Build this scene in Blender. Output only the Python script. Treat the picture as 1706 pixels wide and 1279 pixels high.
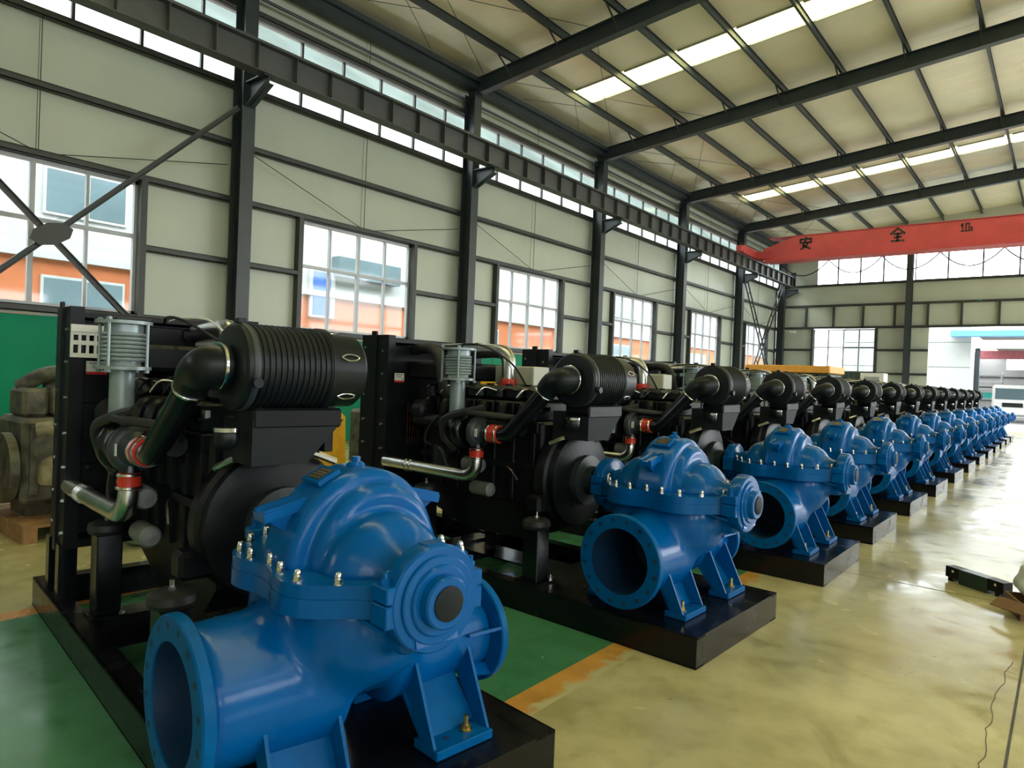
import bpy, math, random
import numpy as np
from mathutils import Vector, Matrix

for o in list(bpy.data.objects):
    bpy.data.objects.remove(o)
sc = bpy.context.scene
COL = sc.collection
PI = math.pi
rnd = random.Random(7)

# ------------------------------------------------------------------ camera
F_PX, YAW, PITCH, ROLL, EYE = 1138.4, math.radians(39.16), math.radians(-0.54), math.radians(2.24), 1.5
fw = Vector((-math.sin(YAW)*math.cos(PITCH), math.cos(YAW)*math.cos(PITCH), math.sin(PITCH)))
r0 = Vector((math.cos(YAW), math.sin(YAW), 0)); u0 = r0.cross(fw)
r1 = math.cos(ROLL)*r0 + math.sin(ROLL)*u0
u1 = -math.sin(ROLL)*r0 + math.cos(ROLL)*u0
cd = bpy.data.cameras.new('camera'); cam = bpy.data.objects.new('camera', cd); COL.objects.link(cam)
cd.sensor_width = 36.0; cd.lens = 36.0*F_PX/1706.0; cd.clip_start = 0.05; cd.clip_end = 500
mw = Matrix.Identity(4)
for i in range(3):
    mw[i][0] = r1[i]; mw[i][1] = u1[i]; mw[i][2] = -fw[i]
mw[0][3], mw[1][3], mw[2][3] = 0, 0, EYE
cam.matrix_world = mw
sc.camera = cam

# ------------------------------------------------------------------ sky, exposure
SKY = 7.5
w = bpy.data.worlds.new('overcast_sky'); sc.world = w; w.use_nodes = True
bg = w.node_tree.nodes['Background']
bg.inputs['Color'].default_value = (0.93, 0.97, 1.0, 1); bg.inputs['Strength'].default_value = SKY
vs = sc.view_settings
vs.view_transform = 'Standard'; vs.look = 'None'; vs.gamma = 1.0; vs.use_curve_mapping = False
vs.exposure = 0.56

def portal(loc, sx, sy, direction):
    """daylight portal filling a window opening (helps sampling of the sky, adds no light)"""
    l = bpy.data.lights.new('daylight_portal', 'AREA'); l.shape = 'RECTANGLE'; l.size = sx; l.size_y = sy
    l.cycles.is_portal = True
    o = bpy.data.objects.new('daylight_portal', l); COL.objects.link(o)
    o.location = loc
    o.rotation_euler = Vector(direction).to_track_quat('-Z', 'Y').to_euler()
    return o

# ------------------------------------------------------------------ materials
def lin(c):
    return tuple((x/12.92 if x <= 0.04045 else ((x+0.055)/1.055)**2.4) for x in (v/255.0 for v in c))

MATS = {}
def M(name, col, rough=0.5, metal=0.0, var=0.08, scale=6.0, bump=0.0, bscale=40.0, coat=0.0, spec=0.5, rvar=0.0):
    m = bpy.data.materials.new(name); m.use_nodes = True
    nt = m.node_tree; b = nt.nodes['Principled BSDF']
    tc = nt.nodes.new('ShaderNodeTexCoord'); nz = nt.nodes.new('ShaderNodeTexNoise')
    nz.inputs['Scale'].default_value = scale; nz.inputs['Detail'].default_value = 5
    nt.links.new(tc.outputs['Object'], nz.inputs['Vector'])
    rp = nt.nodes.new('ShaderNodeValToRGB')
    rp.color_ramp.elements[0].position = 0.3; rp.color_ramp.elements[1].position = 0.7
    rp.color_ramp.elements[0].color = tuple(max(0, c*(1-var)) for c in col)+(1,)
    rp.color_ramp.elements[1].color = tuple(min(1, c*(1+var)) for c in col)+(1,)
    nt.links.new(nz.outputs['Fac'], rp.inputs['Fac']); nt.links.new(rp.outputs['Color'], b.inputs['Base Color'])
    b.inputs['Metallic'].default_value = metal; b.inputs['Roughness'].default_value = rough
    b.inputs['Coat Weight'].default_value = coat; b.inputs['Coat Roughness'].default_value = 0.08
    b.inputs['Specular IOR Level'].default_value = spec
    if rvar:
        mr = nt.nodes.new('ShaderNodeMapRange'); mr.inputs['From Min'].default_value = 0.3; mr.inputs['From Max'].default_value = 0.7
        mr.inputs['To Min'].default_value = max(0.02, rough-rvar); mr.inputs['To Max'].default_value = rough+rvar
        nt.links.new(nz.outputs['Fac'], mr.inputs['Value']); nt.links.new(mr.outputs['Result'], b.inputs['Roughness'])
    if bump:
        n2 = nt.nodes.new('ShaderNodeTexNoise'); n2.inputs['Scale'].default_value = bscale; n2.inputs['Detail'].default_value = 3
        nt.links.new(tc.outputs['Object'], n2.inputs['Vector'])
        bp = nt.nodes.new('ShaderNodeBump'); bp.inputs['Strength'].default_value = bump; bp.inputs['Distance'].default_value = 0.02
        nt.links.new(n2.outputs['Fac'], bp.inputs['Height']); nt.links.new(bp.outputs['Normal'], b.inputs['Normal'])
    MATS[name] = m
    return m

blue = M('blue_paint', (0.0, 0.10, 0.355), 0.22, var=0.10, scale=5, bump=0.05, bscale=30, coat=0.05, spec=0.20)
blue_flange = M('blue_paint_machined', (0.0, 0.098, 0.31), 0.36, var=0.12, scale=14, coat=0.0, spec=0.10)
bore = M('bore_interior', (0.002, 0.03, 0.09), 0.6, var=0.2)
blackp = M('black_gloss_paint', (0.005, 0.006, 0.008), 0.22, var=0.25, scale=9, coat=0.1, bump=0.03, spec=0.35)
blackm = M('black_paint', (0.006, 0.007, 0.009), 0.40, var=0.25, scale=9, bump=0.05, spec=0.22)
plastic = M('black_plastic', (0.008, 0.011, 0.013), 0.36, var=0.15, scale=12, spec=0.3)
rubber = M('rubber', (0.016, 0.017, 0.018), 0.55, var=0.2)
greybox = M('charcoal_panel', (0.017, 0.021, 0.024), 0.55, var=0.12, spec=0.15)
skidm = M('skid_paint', (0.006, 0.0058, 0.007), 0.22, var=0.3, scale=7, coat=0.05, rvar=0.08, spec=0.3)
chrome = M('chrome', (0.75, 0.76, 0.76), 0.16, 1.0, var=0.05)
steel = M('brushed_steel', (0.55, 0.55, 0.53), 0.27, 1.0, var=0.12, scale=14)
zinc = M('yellow_zinc', (0.55, 0.42, 0.16), 0.35, 1.0, var=0.15)
galv = M('silver_paint', (0.27, 0.33, 0.34), 0.33, 0.25, var=0.12, scale=20)
redm = M('red_silicone', (0.62, 0.035, 0.015), 0.35, var=0.15, coat=0.2)
cast = M('grey_casting', (0.20, 0.215, 0.205), 0.5, 0.3, var=0.15, scale=20)
white = M('white_paint', (0.72, 0.72, 0.68), 0.4, var=0.05)
beige = M('beige_cabinet', (0.50, 0.51, 0.42), 0.45, var=0.05)
labelred = M('label_red', (0.55, 0.02, 0.03), 0.4, var=0.08)
inkm = M('black_ink', (0.02, 0.02, 0.022), 0.5, var=0.1)
rust_backlight = M('rust_and_grille_backlight', (0.42, 0.2, 0.08), 0.6, var=0.25, scale=30)  # orange-brown: painted backlight behind the fan guard, rust on the used engine
steelgrey = M('dark_steel_paint', (0.028, 0.040, 0.044), 0.45, var=0.14, scale=3, bump=0.03)
girtm = M('girt_steel', (0.034, 0.038, 0.033), 0.5, var=0.2, scale=3)
beamgrey = M('runway_grey', (0.075, 0.082, 0.084), 0.5, var=0.12, scale=2)
panelm = M('wall_panel', (0.45, 0.495, 0.405), 0.42, var=0.05, scale=0.8, bump=0.02, bscale=6)
alu = M('window_frame', (0.34, 0.36, 0.36), 0.4, 0.2, var=0.06)
greenw = M('green_paint', (0.0, 0.20, 0.10), 0.5, var=0.08, scale=1.5, spec=0.15)
redcrane = M('crane_red', (0.52, 0.068, 0.080), 0.45, var=0.10, scale=2)
orangew = M('orange_render', (0.36, 0.105, 0.035), 0.8, var=0.08, scale=2)
whitew = M('white_render', (0.33, 0.34, 0.34), 0.8, var=0.04, scale=2)
bluish = M('blue_grey_glass', (0.085, 0.13, 0.15), 0.3, var=0.15, scale=0.6)
shutter = M('blue_shutter', (0.02, 0.09, 0.36), 0.5, var=0.12)
wood = M('pallet_wood', (0.36, 0.20, 0.09), 0.75, var=0.3, scale=9, bump=0.2)
oily = M('oily_casting', (0.105, 0.10, 0.07), 0.5, 0.2, var=0.55, scale=9, bump=0.4, bscale=25)
oily2 = M('oily_tan', (0.27, 0.24, 0.15), 0.55, 0.1, var=0.5, scale=7, bump=0.3)
yellow = M('yellow_paint', (0.75, 0.40, 0.015), 0.4, var=0.15, scale=5)
orangey = M('orange_machine', (0.80, 0.36, 0.05), 0.45, var=0.08)
sackm = M('sack', (0.20, 0.29, 0.24), 0.8, var=0.2, bump=0.4, bscale=18)
darkgreen = M('dark_green', (0.012, 0.045, 0.04), 0.3, var=0.2)
containerm = M('container_green', (0.045, 0.07, 0.058), 0.5, var=0.2, scale=2)
brownbox = M('carton', (0.24, 0.13, 0.065), 0.75, var=0.2)
whitebag = M('white_plastic', (0.66, 0.67, 0.60), 0.35, var=0.08, coat=0.2)
bluecan = M('blue_roof', (0.10, 0.32, 0.62), 0.5, var=0.1)
maroon = M('dull_red', (0.36, 0.10, 0.12), 0.6, var=0.15)
greyhall = M('grey_cladding', (0.27, 0.27, 0.26), 0.6, var=0.1)
tealm = M('teal_paint', (0.02, 0.30, 0.24), 0.5, var=0.1)
ground = M('yard_concrete', (0.30, 0.30, 0.28), 0.8, var=0.12, scale=0.7)

def foil():
    m = M('roof_foil', (0.84, 0.80, 0.655), 0.40, 0.18, var=0.10, scale=0.55)
    nt = m.node_tree; b = nt.nodes['Principled BSDF']; tc = nt.nodes['Texture Coordinate']
    mp = nt.nodes.new('ShaderNodeMapping'); mp.inputs['Scale'].default_value = (0.35, 1.3, 1)
    n2 = nt.nodes.new('ShaderNodeTexNoise'); n2.inputs['Scale'].default_value = 1.6; n2.inputs['Detail'].default_value = 4
    nt.links.new(tc.outputs['Object'], mp.inputs['Vector']); nt.links.new(mp.outputs['Vector'], n2.inputs['Vector'])
    bp = nt.nodes.new('ShaderNodeBump'); bp.inputs['Strength'].default_value = 0.35; bp.inputs['Distance'].default_value = 0.08
    nt.links.new(n2.outputs['Fac'], bp.inputs['Height']); nt.links.new(bp.outputs['Normal'], b.inputs['Normal'])
    return m
foilm = foil()

def glass():
    m = bpy.data.materials.new('window_glass'); m.use_nodes = True; nt = m.node_tree; nt.nodes.clear()
    out = nt.nodes.new('ShaderNodeOutputMaterial'); mx = nt.nodes.new('ShaderNodeMixShader')
    tr = nt.nodes.new('ShaderNodeBsdfTransparent'); gl = nt.nodes.new('ShaderNodeBsdfGlossy')
    tr.inputs['Color'].default_value = (0.93, 0.96, 0.95, 1); gl.inputs['Roughness'].default_value = 0.05
    mx.inputs['Fac'].default_value = 0.03
    nt.links.new(tr.outputs[0], mx.inputs[1]); nt.links.new(gl.outputs[0], mx.inputs[2]); nt.links.new(mx.outputs[0], out.inputs[0])
    return m
glassm = glass()

def skylight():
    m = bpy.data.materials.new('skylight_sheet'); m.use_nodes = True; nt = m.node_tree; nt.nodes.clear()
    out = nt.nodes.new('ShaderNodeOutputMaterial'); mx = nt.nodes.new('ShaderNodeMixShader')
    tr = nt.nodes.new('ShaderNodeBsdfTransparent'); tl = nt.nodes.new('ShaderNodeBsdfTranslucent')
    tc = nt.nodes.new('ShaderNodeTexCoord'); wv = nt.nodes.new('ShaderNodeTexWave'); rp = nt.nodes.new('ShaderNodeValToRGB')
    wv.bands_direction = 'Y'; wv.inputs['Scale'].default_value = 1.8; wv.inputs['Distortion'].default_value = 0.4
    rp.color_ramp.elements[0].color = (0.72, 0.66, 0.34, 1); rp.color_ramp.elements[1].color = (0.93, 0.91, 0.66, 1)
    nt.links.new(tc.outputs['Object'], wv.inputs['Vector']); nt.links.new(wv.outputs['Fac'], rp.inputs['Fac'])
    nt.links.new(rp.outputs['Color'], tr.inputs['Color']); nt.links.new(rp.outputs['Color'], tl.inputs['Color'])
    mx.inputs['Fac'].default_value = 0.6
    nt.links.new(tr.outputs[0], mx.inputs[1]); nt.links.new(tl.outputs[0], mx.inputs[2]); nt.links.new(mx.outputs[0], out.inputs[0])
    return m
skym = skylight()

def floor_mat(name, c_lo, c_hi, wear=None, wear_x=None):
    m = bpy.data.materials.new(name); m.use_nodes = True; nt = m.node_tree; b = nt.nodes['Principled BSDF']; L = nt.links.new
    tc = nt.nodes.new('ShaderNodeTexCoord')
    def noise(s, d=5, dist=0.0):
        n = nt.nodes.new('ShaderNodeTexNoise'); n.inputs['Scale'].default_value = s; n.inputs['Detail'].default_value = d
        n.inputs['Distortion'].default_value = dist; L(tc.outputs['Object'], n.inputs['Vector']); return n
    n1 = noise(0.55, 8, 0.4); n2 = noise(5.0, 6); n3 = noise(2.2, 10, 1.2)
    rp = nt.nodes.new('ShaderNodeValToRGB'); rp.color_ramp.elements[0].position = 0.32; rp.color_ramp.elements[1].position = 0.68
    rp.color_ramp.elements[0].color = c_lo+(1,); rp.color_ramp.elements[1].color = c_hi+(1,)
    L(n1.outputs['Fac'], rp.inputs['Fac'])
    mx = nt.nodes.new('ShaderNodeMixRGB'); mx.blend_type = 'MULTIPLY'; mx.inputs['Fac'].default_value = 0.55
    r2 = nt.nodes.new('ShaderNodeValToRGB'); r2.color_ramp.elements[0].position = 0.36; r2.color_ramp.elements[1].position = 0.6
    r2.color_ramp.elements[0].color = (0.72, 0.70, 0.62, 1); r2.color_ramp.elements[1].color = (1, 1, 1, 1)
    L(n2.outputs['Fac'], r2.inputs['Fac']); L(rp.outputs['Color'], mx.inputs['Color1']); L(r2.outputs['Color'], mx.inputs['Color2'])
    # small dark chips
    vo = nt.nodes.new('ShaderNodeTexVoronoi'); vo.inputs['Scale'].default_value = 2.6; vo.inputs['Randomness'].default_value = 1.0
    wob = nt.nodes.new('ShaderNodeMixRGB'); wob.inputs['Fac'].default_value = 0.06
    L(tc.outputs['Object'], wob.inputs['Color1']); L(n2.outputs['Color'], wob.inputs['Color2']); L(wob.outputs['Color'], vo.inputs['Vector'])
    r3 = nt.nodes.new('ShaderNodeValToRGB'); r3.color_ramp.elements[0].position = 0.03; r3.color_ramp.elements[1].position = 0.05
    r3.color_ramp.elements[0].color = (0.22, 0.20, 0.16, 1); r3.color_ramp.elements[1].color = (1, 1, 1, 1)
    L(vo.outputs['Distance'], r3.inputs['Fac'])
    m2 = nt.nodes.new('ShaderNodeMixRGB'); m2.blend_type = 'MULTIPLY'; m2.inputs['Fac'].default_value = 0.8
    L(mx.outputs['Color'], m2.inputs['Color1']); L(r3.outputs['Color'], m2.inputs['Color2'])
    # scuffs
    r4 = nt.nodes.new('ShaderNodeValToRGB'); r4.color_ramp.elements[0].position = 0.30; r4.color_ramp.elements[1].position = 0.43
    r4.color_ramp.elements[0].color = (0.66, 0.65, 0.58, 1); r4.color_ramp.elements[1].color = (1, 1, 1, 1)
    L(n3.outputs['Fac'], r4.inputs['Fac'])
    m3 = nt.nodes.new('ShaderNodeMixRGB'); m3.blend_type = 'MULTIPLY'; m3.inputs['Fac'].default_value = 0.75
    L(m2.outputs['Color'], m3.inputs['Color1']); L(r4.outputs['Color'], m3.inputs['Color2'])
    last = m3.outputs['Color']
    if wear:
        n5 = noise(7.0, 8, 0.6)
        sep = nt.nodes.new('ShaderNodeSeparateXYZ'); L(tc.outputs['Object'], sep.inputs[0])
        mr = nt.nodes.new('ShaderNodeMapRange'); mr.inputs['From Min'].default_value = wear_x[0]; mr.inputs['From Max'].default_value = wear_x[1]
        mr.inputs['To Min'].default_value = -0.25; mr.inputs['To Max'].default_value = 0.45
        L(sep.outputs['X'], mr.inputs['Value'])
        ad = nt.nodes.new('ShaderNodeMath'); ad.operation = 'ADD'; L(mr.outputs['Result'], ad.inputs[0]); L(n5.outputs['Fac'], ad.inputs[1])
        st = nt.nodes.new('ShaderNodeMapRange'); st.inputs['From Min'].default_value = 0.60; st.inputs['From Max'].default_value = 0.80
        L(ad.outputs[0], st.inputs['Value'])
        m4 = nt.nodes.new('ShaderNodeMixRGB'); L(st.outputs['Result'], m4.inputs['Fac']); L(last, m4.inputs['Color1']); m4.inputs['Color2'].default_value = wear+(1,)
        last = m4.outputs['Color']
    L(last, b.inputs['Base Color'])
    rr = nt.nodes.new('ShaderNodeMapRange'); rr.inputs['From Min'].default_value = 0.3; rr.inputs['From Max'].default_value = 0.7
    rr.inputs['To Min'].default_value = 0.10; rr.inputs['To Max'].default_value = 0.30
    L(n3.outputs['Fac'], rr.inputs['Value']); L(rr.outputs['Result'], b.inputs['Roughness'])
    bp = nt.nodes.new('ShaderNodeBump'); bp.inputs['Strength'].default_value = 0.12; bp.inputs['Distance'].default_value = 0.01
    L(n3.outputs['Fac'], bp.inputs['Height']); L(bp.outputs['Normal'], b.inputs['Normal'])
    return m
CONC_LO, CONC_HI = (0.43, 0.385, 0.185), (0.62, 0.565, 0.315)
concm = floor_mat('concrete_floor', CONC_LO, CONC_HI)
gfloor = floor_mat('green_floor_paint', (0.05, 0.20, 0.095), (0.10, 0.30, 0.155))
linem = floor_mat('orange_line_paint', (0.58, 0.29, 0.06), (0.72, 0.38, 0.09), wear=(0.50, 0.45, 0.24), wear_x=(-1.97, -1.78))
linem2 = floor_mat('orange_line_paint_left', (0.58, 0.27, 0.08), (0.70, 0.35, 0.10))

# ------------------------------------------------------------------ mesh helpers
class MB:
    def __init__(s): s.v = []; s.f = []
    def add(s, v, f):
        n = len(s.v); s.v += [tuple(p) for p in v]; s.f += [tuple(i+n for i in q) for q in f]; return s
    def box(s, x0, x1, y0, y1, z0, z1, b=0.0):
        if b <= 0:
            return s.add([(x, y, z) for x in (x0, x1) for y in (y0, y1) for z in (z0, z1)],
                         [(0, 1, 3, 2), (4, 6, 7, 5), (0, 4, 5, 1), (2, 3, 7, 6), (0, 2, 6, 4), (1, 5, 7, 3)])
        V = []; idx = {}
        X = (x0, x1); Y = (y0, y1); Z = (z0, z1); sg = (1, -1)
        for i in (0, 1):
            for j in (0, 1):
                for k in (0, 1):
                    cx, cy, cz = X[i], Y[j], Z[k]
                    idx[i, j, k, 0] = len(V); V.append((cx, cy+sg[j]*b, cz+sg[k]*b))
                    idx[i, j, k, 1] = len(V); V.append((cx+sg[i]*b, cy, cz+sg[k]*b))
                    idx[i, j, k, 2] = len(V); V.append((cx+sg[i]*b, cy+sg[j]*b, cz))
        Fc = []
        for i in (0, 1): Fc.append([idx[i, 0, 0, 0], idx[i, 1, 0, 0], idx[i, 1, 1, 0], idx[i, 0, 1, 0]])
        for j in (0, 1): Fc.append([idx[0, j, 0, 1], idx[1, j, 0, 1], idx[1, j, 1, 1], idx[0, j, 1, 1]])
        for k in (0, 1): Fc.append([idx[0, 0, k, 2], idx[1, 0, k, 2], idx[1, 1, k, 2], idx[0, 1, k, 2]])
        for i in (0, 1):
            for j in (0, 1): Fc.append([idx[i, j, 0, 0], idx[i, j, 1, 0], idx[i, j, 1, 1], idx[i, j, 0, 1]])
        for i in (0, 1):
            for k in (0, 1): Fc.append([idx[i, 0, k, 0], idx[i, 1, k, 0], idx[i, 1, k, 2], idx[i, 0, k, 2]])
        for j in (0, 1):
            for k in (0, 1): Fc.append([idx[0, j, k, 1], idx[1, j, k, 1], idx[1, j, k, 2], idx[0, j, k, 2]])
        for i in (0, 1):
            for j in (0, 1):
                for k in (0, 1): Fc.append([idx[i, j, k, 0], idx[i, j, k, 1], idx[i, j, k, 2]])
        return s.add(V, Fc)
    def bar(s, p0, p1, w, h, up=(0, 0, 1)):
        """box along p0-p1, width w sideways, height h along up"""
        p0 = Vector(p0); p1 = Vector(p1); d = (p1-p0).normalized(); up = Vector(up)
        a = d.cross(up).normalized(); u = a.cross(d).normalized()
        V = []
        for p in (p0, p1):
            for sa, su in ((-1, -1), (1, -1), (1, 1), (-1, 1)):
                V.append(p+a*(sa*w/2)+u*(su*h/2))
        return s.add(V, [(0, 1, 2, 3), (7, 6, 5, 4), (0, 4, 5, 1), (1, 5, 6, 2), (2, 6, 7, 3), (3, 7, 4, 0)])
    def ibeam(s, p0, p1, depth, width, tf=0.014, tw=0.01, up=(0, 0, 1)):
        p0 = Vector(p0); p1 = Vector(p1); d = (p1-p0).normalized(); a = d.cross(Vector(up)).normalized(); u = a.cross(d).normalized()
        k = u*(depth/2-tf/2)
        s.bar(p0+k, p1+k, width, tf, up); s.bar(p0-k, p1-k, width, tf, up); s.bar(p0, p1, tw, depth-2*tf, up)
        return s
    def ring(s, c, a, b, r, n):
        return [c+a*(r*math.cos(2*PI*i/n))+b*(r*math.sin(2*PI*i/n)) for i in range(n)]
    def cyl(s, p0, p1, r0, r1=None, n=16, caps=True):
        r1 = r0 if r1 is None else r1
        p0 = Vector(p0); p1 = Vector(p1); d = (p1-p0).normalized()
        a = d.orthogonal().normalized(); b = d.cross(a)
        V = s.ring(p0, a, b, r0, n)+s.ring(p1, a, b, r1, n)
        Fc = [(i, (i+1) % n, n+(i+1) % n, n+i) for i in range(n)]
        if caps: Fc += [tuple(range(n-1, -1, -1)), tuple(range(n, 2*n))]
        return s.add(V, Fc)
    def lathe(s, prof, o, axis, n=32, closed=False, open0=False):
        """prof: (radius, distance along axis)"""
        o = Vector(o); d = Vector(axis).normalized()
        a = d.orthogonal().normalized(); b = d.cross(a); V = []
        for r, t in prof: V += s.ring(o+d*t, a, b, max(r, 1e-4), n)
        Fc = []; m = len(prof)
        for k in range(m if closed else m-1):
            k2 = (k+1) % m
            for i in range(n): Fc.append((k*n+i, k*n+(i+1) % n, k2*n+(i+1) % n, k2*n+i))
        if not closed:
            if prof[0][0] > 1e-3 and not open0: Fc.append(tuple(range(n-1, -1, -1)))
            if prof[-1][0] > 1e-3: Fc.append(tuple((m-1)*n+i for i in range(n)))
        return s.add(V, Fc)
    def tube(s, pts, r, n=12, sub=6, caps=True):
        P = [Vector(p) for p in pts]; R = r if isinstance(r, (list, tuple)) else [r]*len(P)
        if sub > 1 and len(P) > 2:
            Q = []; RR = []
            for i in range(len(P)-1):
                a = P[max(i-1, 0)]; b = P[i]; c = P[i+1]; d = P[min(i+2, len(P)-1)]
                for k in range(sub):
                    t = k/sub
                    Q.append(0.5*((2*b)+(c-a)*t+(2*a-5*b+4*c-d)*t*t+(3*b-a-3*c+d)*t**3)); RR.append(R[i]*(1-t)+R[i+1]*t)
            Q.append(P[-1]); RR.append(R[-1]); P, R = Q, RR
        n0 = (P[1]-P[0]).normalized().orthogonal().normalized(); V = []
        for i, p in enumerate(P):
            t = (P[min(i+1, len(P)-1)]-P[max(i-1, 0)]).normalized()
            n0 = (n0-t*n0.dot(t)).normalized(); V += s.ring(p, n0, t.cross(n0), R[i], n)
        Fc = [(k*n+i, k*n+(i+1) % n, (k+1)*n+(i+1) % n, (k+1)*n+i) for k in range(len(P)-1) for i in range(n)]
        if caps: Fc += [tuple(range(n-1, -1, -1)), tuple((len(P)-1)*n+i for i in range(n))]
        return s.add(V, Fc)
    def prism(s, poly, a0, a1, axis='z'):
        def mk(p, t):
            return {'z': (p[0], p[1], t), 'y': (p[0], t, p[1]), 'x': (t, p[0], p[1])}[axis]
        n = len(poly)
        V = [mk(p, a0) for p in poly]+[mk(p, a1) for p in poly]
        return s.add(V, [tuple(range(n-1, -1, -1)), tuple(range(n, 2*n))]+[(i, (i+1) % n, n+(i+1) % n, n+i) for i in range(n)])
    def torus(s, c, axis, R, r, n=24, m=8):
        return s.lathe([(R+r*math.cos(2*PI*k/m), r*math.sin(2*PI*k/m)) for k in range(m)], c, axis, n, closed=True)
    def mesh(s, name, mat, off=(0, 0, 0), ang=35):
        me = bpy.data.meshes.new(name)
        V = s.v if not any(off) else [(x-off[0], y-off[1], z-off[2]) for x, y, z in s.v]
        me.from_pydata(V, [], s.f); me.materials.append(mat)
        import bmesh
        bm = bmesh.new(); bm.from_mesh(me); bmesh.ops.recalc_face_normals(bm, faces=bm.faces); bm.to_mesh(me); bm.free()
        if ang:
            me.polygons.foreach_set('use_smooth', [True]*len(me.polygons)); me.set_sharp_from_angle(angle=math.radians(ang))
        me.update(); return me
    def build(s, name, mat, parent=None, off=(0, 0, 0), ang=35):
        o = bpy.data.objects.new(name, s.mesh(name, mat, off, ang)); COL.objects.link(o); o.parent = parent; return o

def tag(o, label=None, cat=None, group=None, kind=None):
    if label: o['label'] = label
    if cat: o['category'] = cat
    if group: o['group'] = group
    if kind: o['kind'] = kind
    return o
def thing(name, label, cat=None, loc=(0, 0, 0), rz=0.0, group=None, kind=None):
    o = bpy.data.objects.new(name, None); COL.objects.link(o); o.location = loc; o.rotation_euler = (0, 0, rz); o.empty_display_size = 0.2
    return tag(o, label, cat, group, kind)
KIDS = {}
def copy_tree(o, parent=None, skip=()):
    c = o.copy(); COL.objects.link(c); c.parent = parent
    for ch in o.children:
        if ch.name.split('.')[0] in skip: continue
        copy_tree(ch, c, skip)
    return c
def place(me, name, parent, loc=(0, 0, 0), rot=(0, 0, 0)):
    o = bpy.data.objects.new(name, me); COL.objects.link(o); o.parent = parent; o.location = loc; o.rotation_euler = rot; return o

# signed-distance modelling for castings ---------------------------------------------------------
def smin(a, b, k):
    h = np.clip(0.5+0.5*(b-a)/k, 0, 1); return b*(1-h)+a*h-k*h*(1-h)
def smax(a, b, k): return -smin(-a, -b, k)
def s_ell(p, c, r):
    q = [(p[i]-c[i])/r[i] for i in range(3)]; g = [(p[i]-c[i])/(r[i]**2) for i in range(3)]
    k0 = np.sqrt(q[0]**2+q[1]**2+q[2]**2)+1e-9; k1 = np.sqrt(g[0]**2+g[1]**2+g[2]**2)+1e-9
    return k0*(k0-1)/k1
def s_cone(p, c, ax, t0, t1, ra, rb, rd=0.0):
    """capped cone along axis index ax from t0 to t1, radii ra..rb"""
    i, j = [k for k in range(3) if k != ax]
    d = np.sqrt((p[i]-c[i])**2+(p[j]-c[j])**2); t = p[ax]
    u = np.clip((t-t0)/(t1-t0), 0, 1); sd = d-(ra+(rb-ra)*u)+rd; ed = np.abs(t-(t0+t1)/2)-(t1-t0)/2+rd
    return np.minimum(np.maximum(sd, ed), 0)+np.sqrt(np.maximum(sd, 0)**2+np.maximum(ed, 0)**2)-rd
def s_box(p, c, h, rd=0.0):
    q = [np.abs(p[i]-c[i])-h[i]+rd for i in range(3)]
    return np.sqrt(sum(np.maximum(x, 0)**2 for x in q))+np.minimum(np.maximum(np.maximum(q[0], q[1]), q[2]), 0)-rd
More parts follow.
